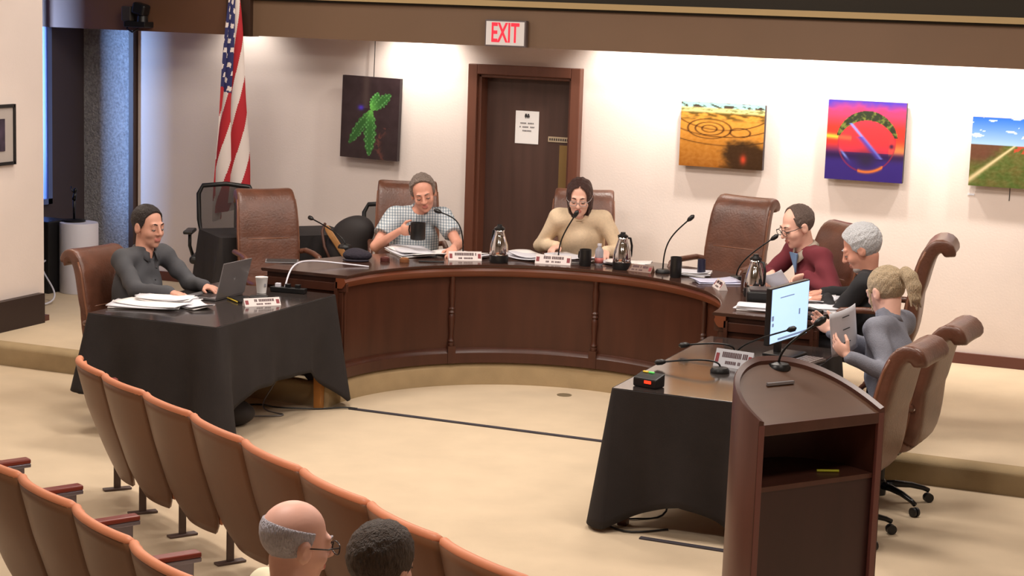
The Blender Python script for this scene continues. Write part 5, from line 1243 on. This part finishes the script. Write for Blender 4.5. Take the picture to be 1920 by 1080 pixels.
# ================================================================= right table things
RZ_ = RTZ + 0.009
t = thing('monitor', 'desktop monitor with a bright document on screen on the right table', 'monitor', (-2.64, 10.72, RZ_), math.radians(80))
MB().box((0, 0.0, 0.008), (0.22, 0.20, 0.014)).build('foot', m_black, t, bevel=0.004); MB().box((0, 0.05, 0.10), (0.05, 0.03, 0.20)).build('stand', m_black, t)
pn = MB().box((0, 0, 0.265), (0.555, 0.035, 0.345)).build('panel', m_black, t, bevel=0.004)
m_scr = mat('screen_light', (190, 215, 250), 0.2, emit=((176, 214, 255), 1.0))
MB().box((0, -0.0185, 0.267), (0.535, 0.001, 0.325)).build('screen', m_scr, pn)
b = MB()
for x, z, w_, h_ in ((-0.245, 0.255, 0.03, 0.03), (-0.24, 0.215, 0.025, 0.02), (0.14, 0.255, 0.02, 0.035), (-0.05, 0.37, 0.2, 0.006), (0.05, 0.12, 0.42, 0.012)): b.box((x, -0.0195, z), (w_, 0.001, h_))
b.build('window_marks', mat('mark_blue', (140, 158, 190), 0.4, emit=((120, 140, 180), 0.5)), pn)
t = thing('keyboard', 'grey-brown computer keyboard in front of the blonde woman', 'keyboard', (-2.48, 10.46, RZ_), math.radians(78)); MB().box((0, 0, 0.008), (0.42, 0.14, 0.014)).build('case', mat('kb_case', (92, 80, 74), 0.5), t, bevel=0.003)
b = MB()
for i in range(14):
    for j in range(5): b.box((-0.19 + i * 0.029, -0.05 + j * 0.025, 0.018), (0.024, 0.020, 0.006))
b.build('keys', mat('kb_keys', (118, 104, 96), 0.5), t)
t = MB().ball((-2.56, 10.20, RZ_ + 0.016), (0.055, 0.032, 0.018), 12).build('mouse', mat('mouse_grey', (104, 110, 124), 0.3), smooth=True); tag(t, 'dark grey computer mouse on the right table', 'mouse')
t = thing('timer_box', 'black timer box with a glowing red light on the near corner of the right table', 'timer', (-3.06, 9.38, RZ_), math.radians(-14))
b = MB(); b.prism([(-0.075, -0.045), (0.075, -0.045), (0.075, 0.05), (-0.075, 0.05)], 0, lambda x, y: 0.062 + 0.25 * y); b.build('box', m_black, t, bevel=0.008)
MB().box((0.022, -0.047, 0.033), (0.042, 0.003, 0.016)).build('red_light', mat('lamp_red', (255, 40, 20), 0.3, emit=((255, 50, 25), 2.2)), t)
MB().box((-0.04, 0.03, 0.074), (0.03, 0.014, 0.006)).build('amber_light', mat('lamp_amber', (210, 170, 50), 0.3, emit=((210, 180, 60), 0.5)), t); MB().box((-0.002, 0.03, 0.074), (0.03, 0.014, 0.006)).build('green_light', mat('lamp_green', (90, 200, 90), 0.3, emit=((90, 210, 100), 0.5)), t)
mic('gooseneck microphone lying low toward the pit, nearer the timer box', (-2.83, 9.98, RZ_), (-3.16, 9.92, RZ_ + 0.035), 0.3)
mic('gooseneck microphone lying low toward the pit, farther from the timer box', (-2.90, 10.52, RZ_), (-3.18, 10.44, RZ_ + 0.05), 0.3)
mic('gooseneck microphone crossing in front of the monitor screen', (-2.86, 10.42, RZ_), (-2.50, 10.25, 1.03), 0.15)
t = mic('gooseneck microphone rising from the lectern top', (-2.00, 8.02, slope(0, 0.36)), (-1.84, 8.06, 1.46), 0.3)
t = thing('binder', 'black binder standing at the right bend of the desk', 'binder', (-3.05, 11.78, zt), 0.3); MB().box((0, 0, 0.045), (0.26, 0.20, 0.09)).build('cover', m_black, t, bevel=0.01); MB().box((0, 0, 0.095), (0.22, 0.17, 0.012)).build('loose_sheet', mat('dark_print2', (60, 50, 52), 0.5), t)
t = MB().box((-2.95, 11.95, zt + 0.02), (0.20, 0.07, 0.04), 0.9).build('stapler', m_black, bevel=0.01); tag(t, 'black stapler between the binder and the third carafe', 'stapler')
t = thing('phone_handset', 'black desk phone beside the hand of the white-haired man', 'phone', (-2.62, 11.38, zt), 1.2); MB().box((0, 0, 0.02), (0.18, 0.18, 0.035)).build('body', m_black, t, bevel=0.008); MB().tube([(-0.06, -0.09, 0.05), (-0.06, 0.0, 0.065), (-0.06, 0.09, 0.05)], [0.022, 0.014, 0.022], 8).build('handset', m_black, t, smooth=True)

# ================================================================= cables, floor details
t = MB().box((-4.85, YL + 0.035, 0.005), (1.93, 0.035, 0.010)).build('cable_cover', mat('cable_cover', (58, 54, 62), 0.6), bevel=0.003); tag(t, 'dark cable cover strip running straight across the pit carpet', 'cable cover')
t = MB().lathe([(0.055, 0), (0.055, 0.003), (0.001, 0.004)], (-4.68, 12.36, 0), 20).build('floor_outlet', mat('outlet_brass', (150, 140, 120), 0.3, metal=0.6), autos=30); tag(t, 'round floor outlet cover in the pit carpet near the curved step', 'outlet cover')
def cable(label, pts, r=0.006, m_=m_black, nm='cable'):
    P = []
    for i in range(len(pts) - 1):
        a = Vector(pts[max(i - 1, 0)]); b_ = Vector(pts[i]); c_ = Vector(pts[i + 1]); d_ = Vector(pts[min(i + 2, len(pts) - 1)])
        for k in range(6):
            t_ = k / 6; P.append(0.5 * ((2 * b_) + (c_ - a) * t_ + (2 * a - 5 * b_ + 4 * c_ - d_) * t_ * t_ + (3 * b_ - a - 3 * c_ + d_) * t_ ** 3))
    P.append(Vector(pts[-1])); o = MB().tube(P, r, 6).build(nm, m_, smooth=True); return tag(o, label, 'cable', 'loose cables')
cable('black cable looping on the carpet under the left table', [(-6.60, 10.75, 0.008), (-6.40, 10.90, 0.008), (-6.2, 10.80, 0.03), (-6.0, 10.98, 0.008), (-5.85, 11.10, 0.012), (-5.75, 11.12, 0.012)])
cable('grey cable hanging from the left table to the floor', [(-6.30, 10.92, 0.60), (-6.25, 10.95, 0.30), (-6.32, 10.80, 0.03), (-6.10, 10.70, 0.008), (-6.28, 10.55, 0.008)], 0.005, m_grey)
cable('black cable lying behind the near leg of the right table', [(-3.05, 9.70, 0.30), (-3.0, 9.62, 0.03), (-3.15, 9.45, 0.008), (-3.35, 9.40, 0.008), (-3.1, 9.20, 0.008), (-2.9, 9.35, 0.008)])
cable('black cable drooping below the cloth of the right table', [(-2.95, 9.9, 0.40), (-2.9, 9.7, 0.12), (-2.75, 9.6, 0.25), (-2.6, 9.5, 0.01), (-2.5, 9.3, 0.008)])
t = MB().box((-2.68, 9.13, 0.005), (0.62, 0.035, 0.010), -0.02).build('cable_cover', mat('cable_cover', (58, 54, 62), 0.6), bevel=0.003); tag(t, 'short dark cable cover strip on the carpet between right table and lectern', 'cable cover')
t = thing('duffel_bag', 'black soft bag on the carpet under the left table', 'bag', (-6.36, 10.25, 0), 0.3)
S_ = Solid(0.05); S_.ell((0, 0, 0.10), (0.22, 0.13, 0.10)).ell((0.12, 0.03, 0.08), (0.14, 0.12, 0.08)); np_obj('bag_body', S_.mesh(0.014), mat('bag_black', (38, 32, 32)), t, 1); MB().tube([(-0.12, 0, 0.18), (0, 0.02, 0.24), (0.12, 0, 0.17)], 0.010, 6).build('handle', m_black, t, smooth=True)
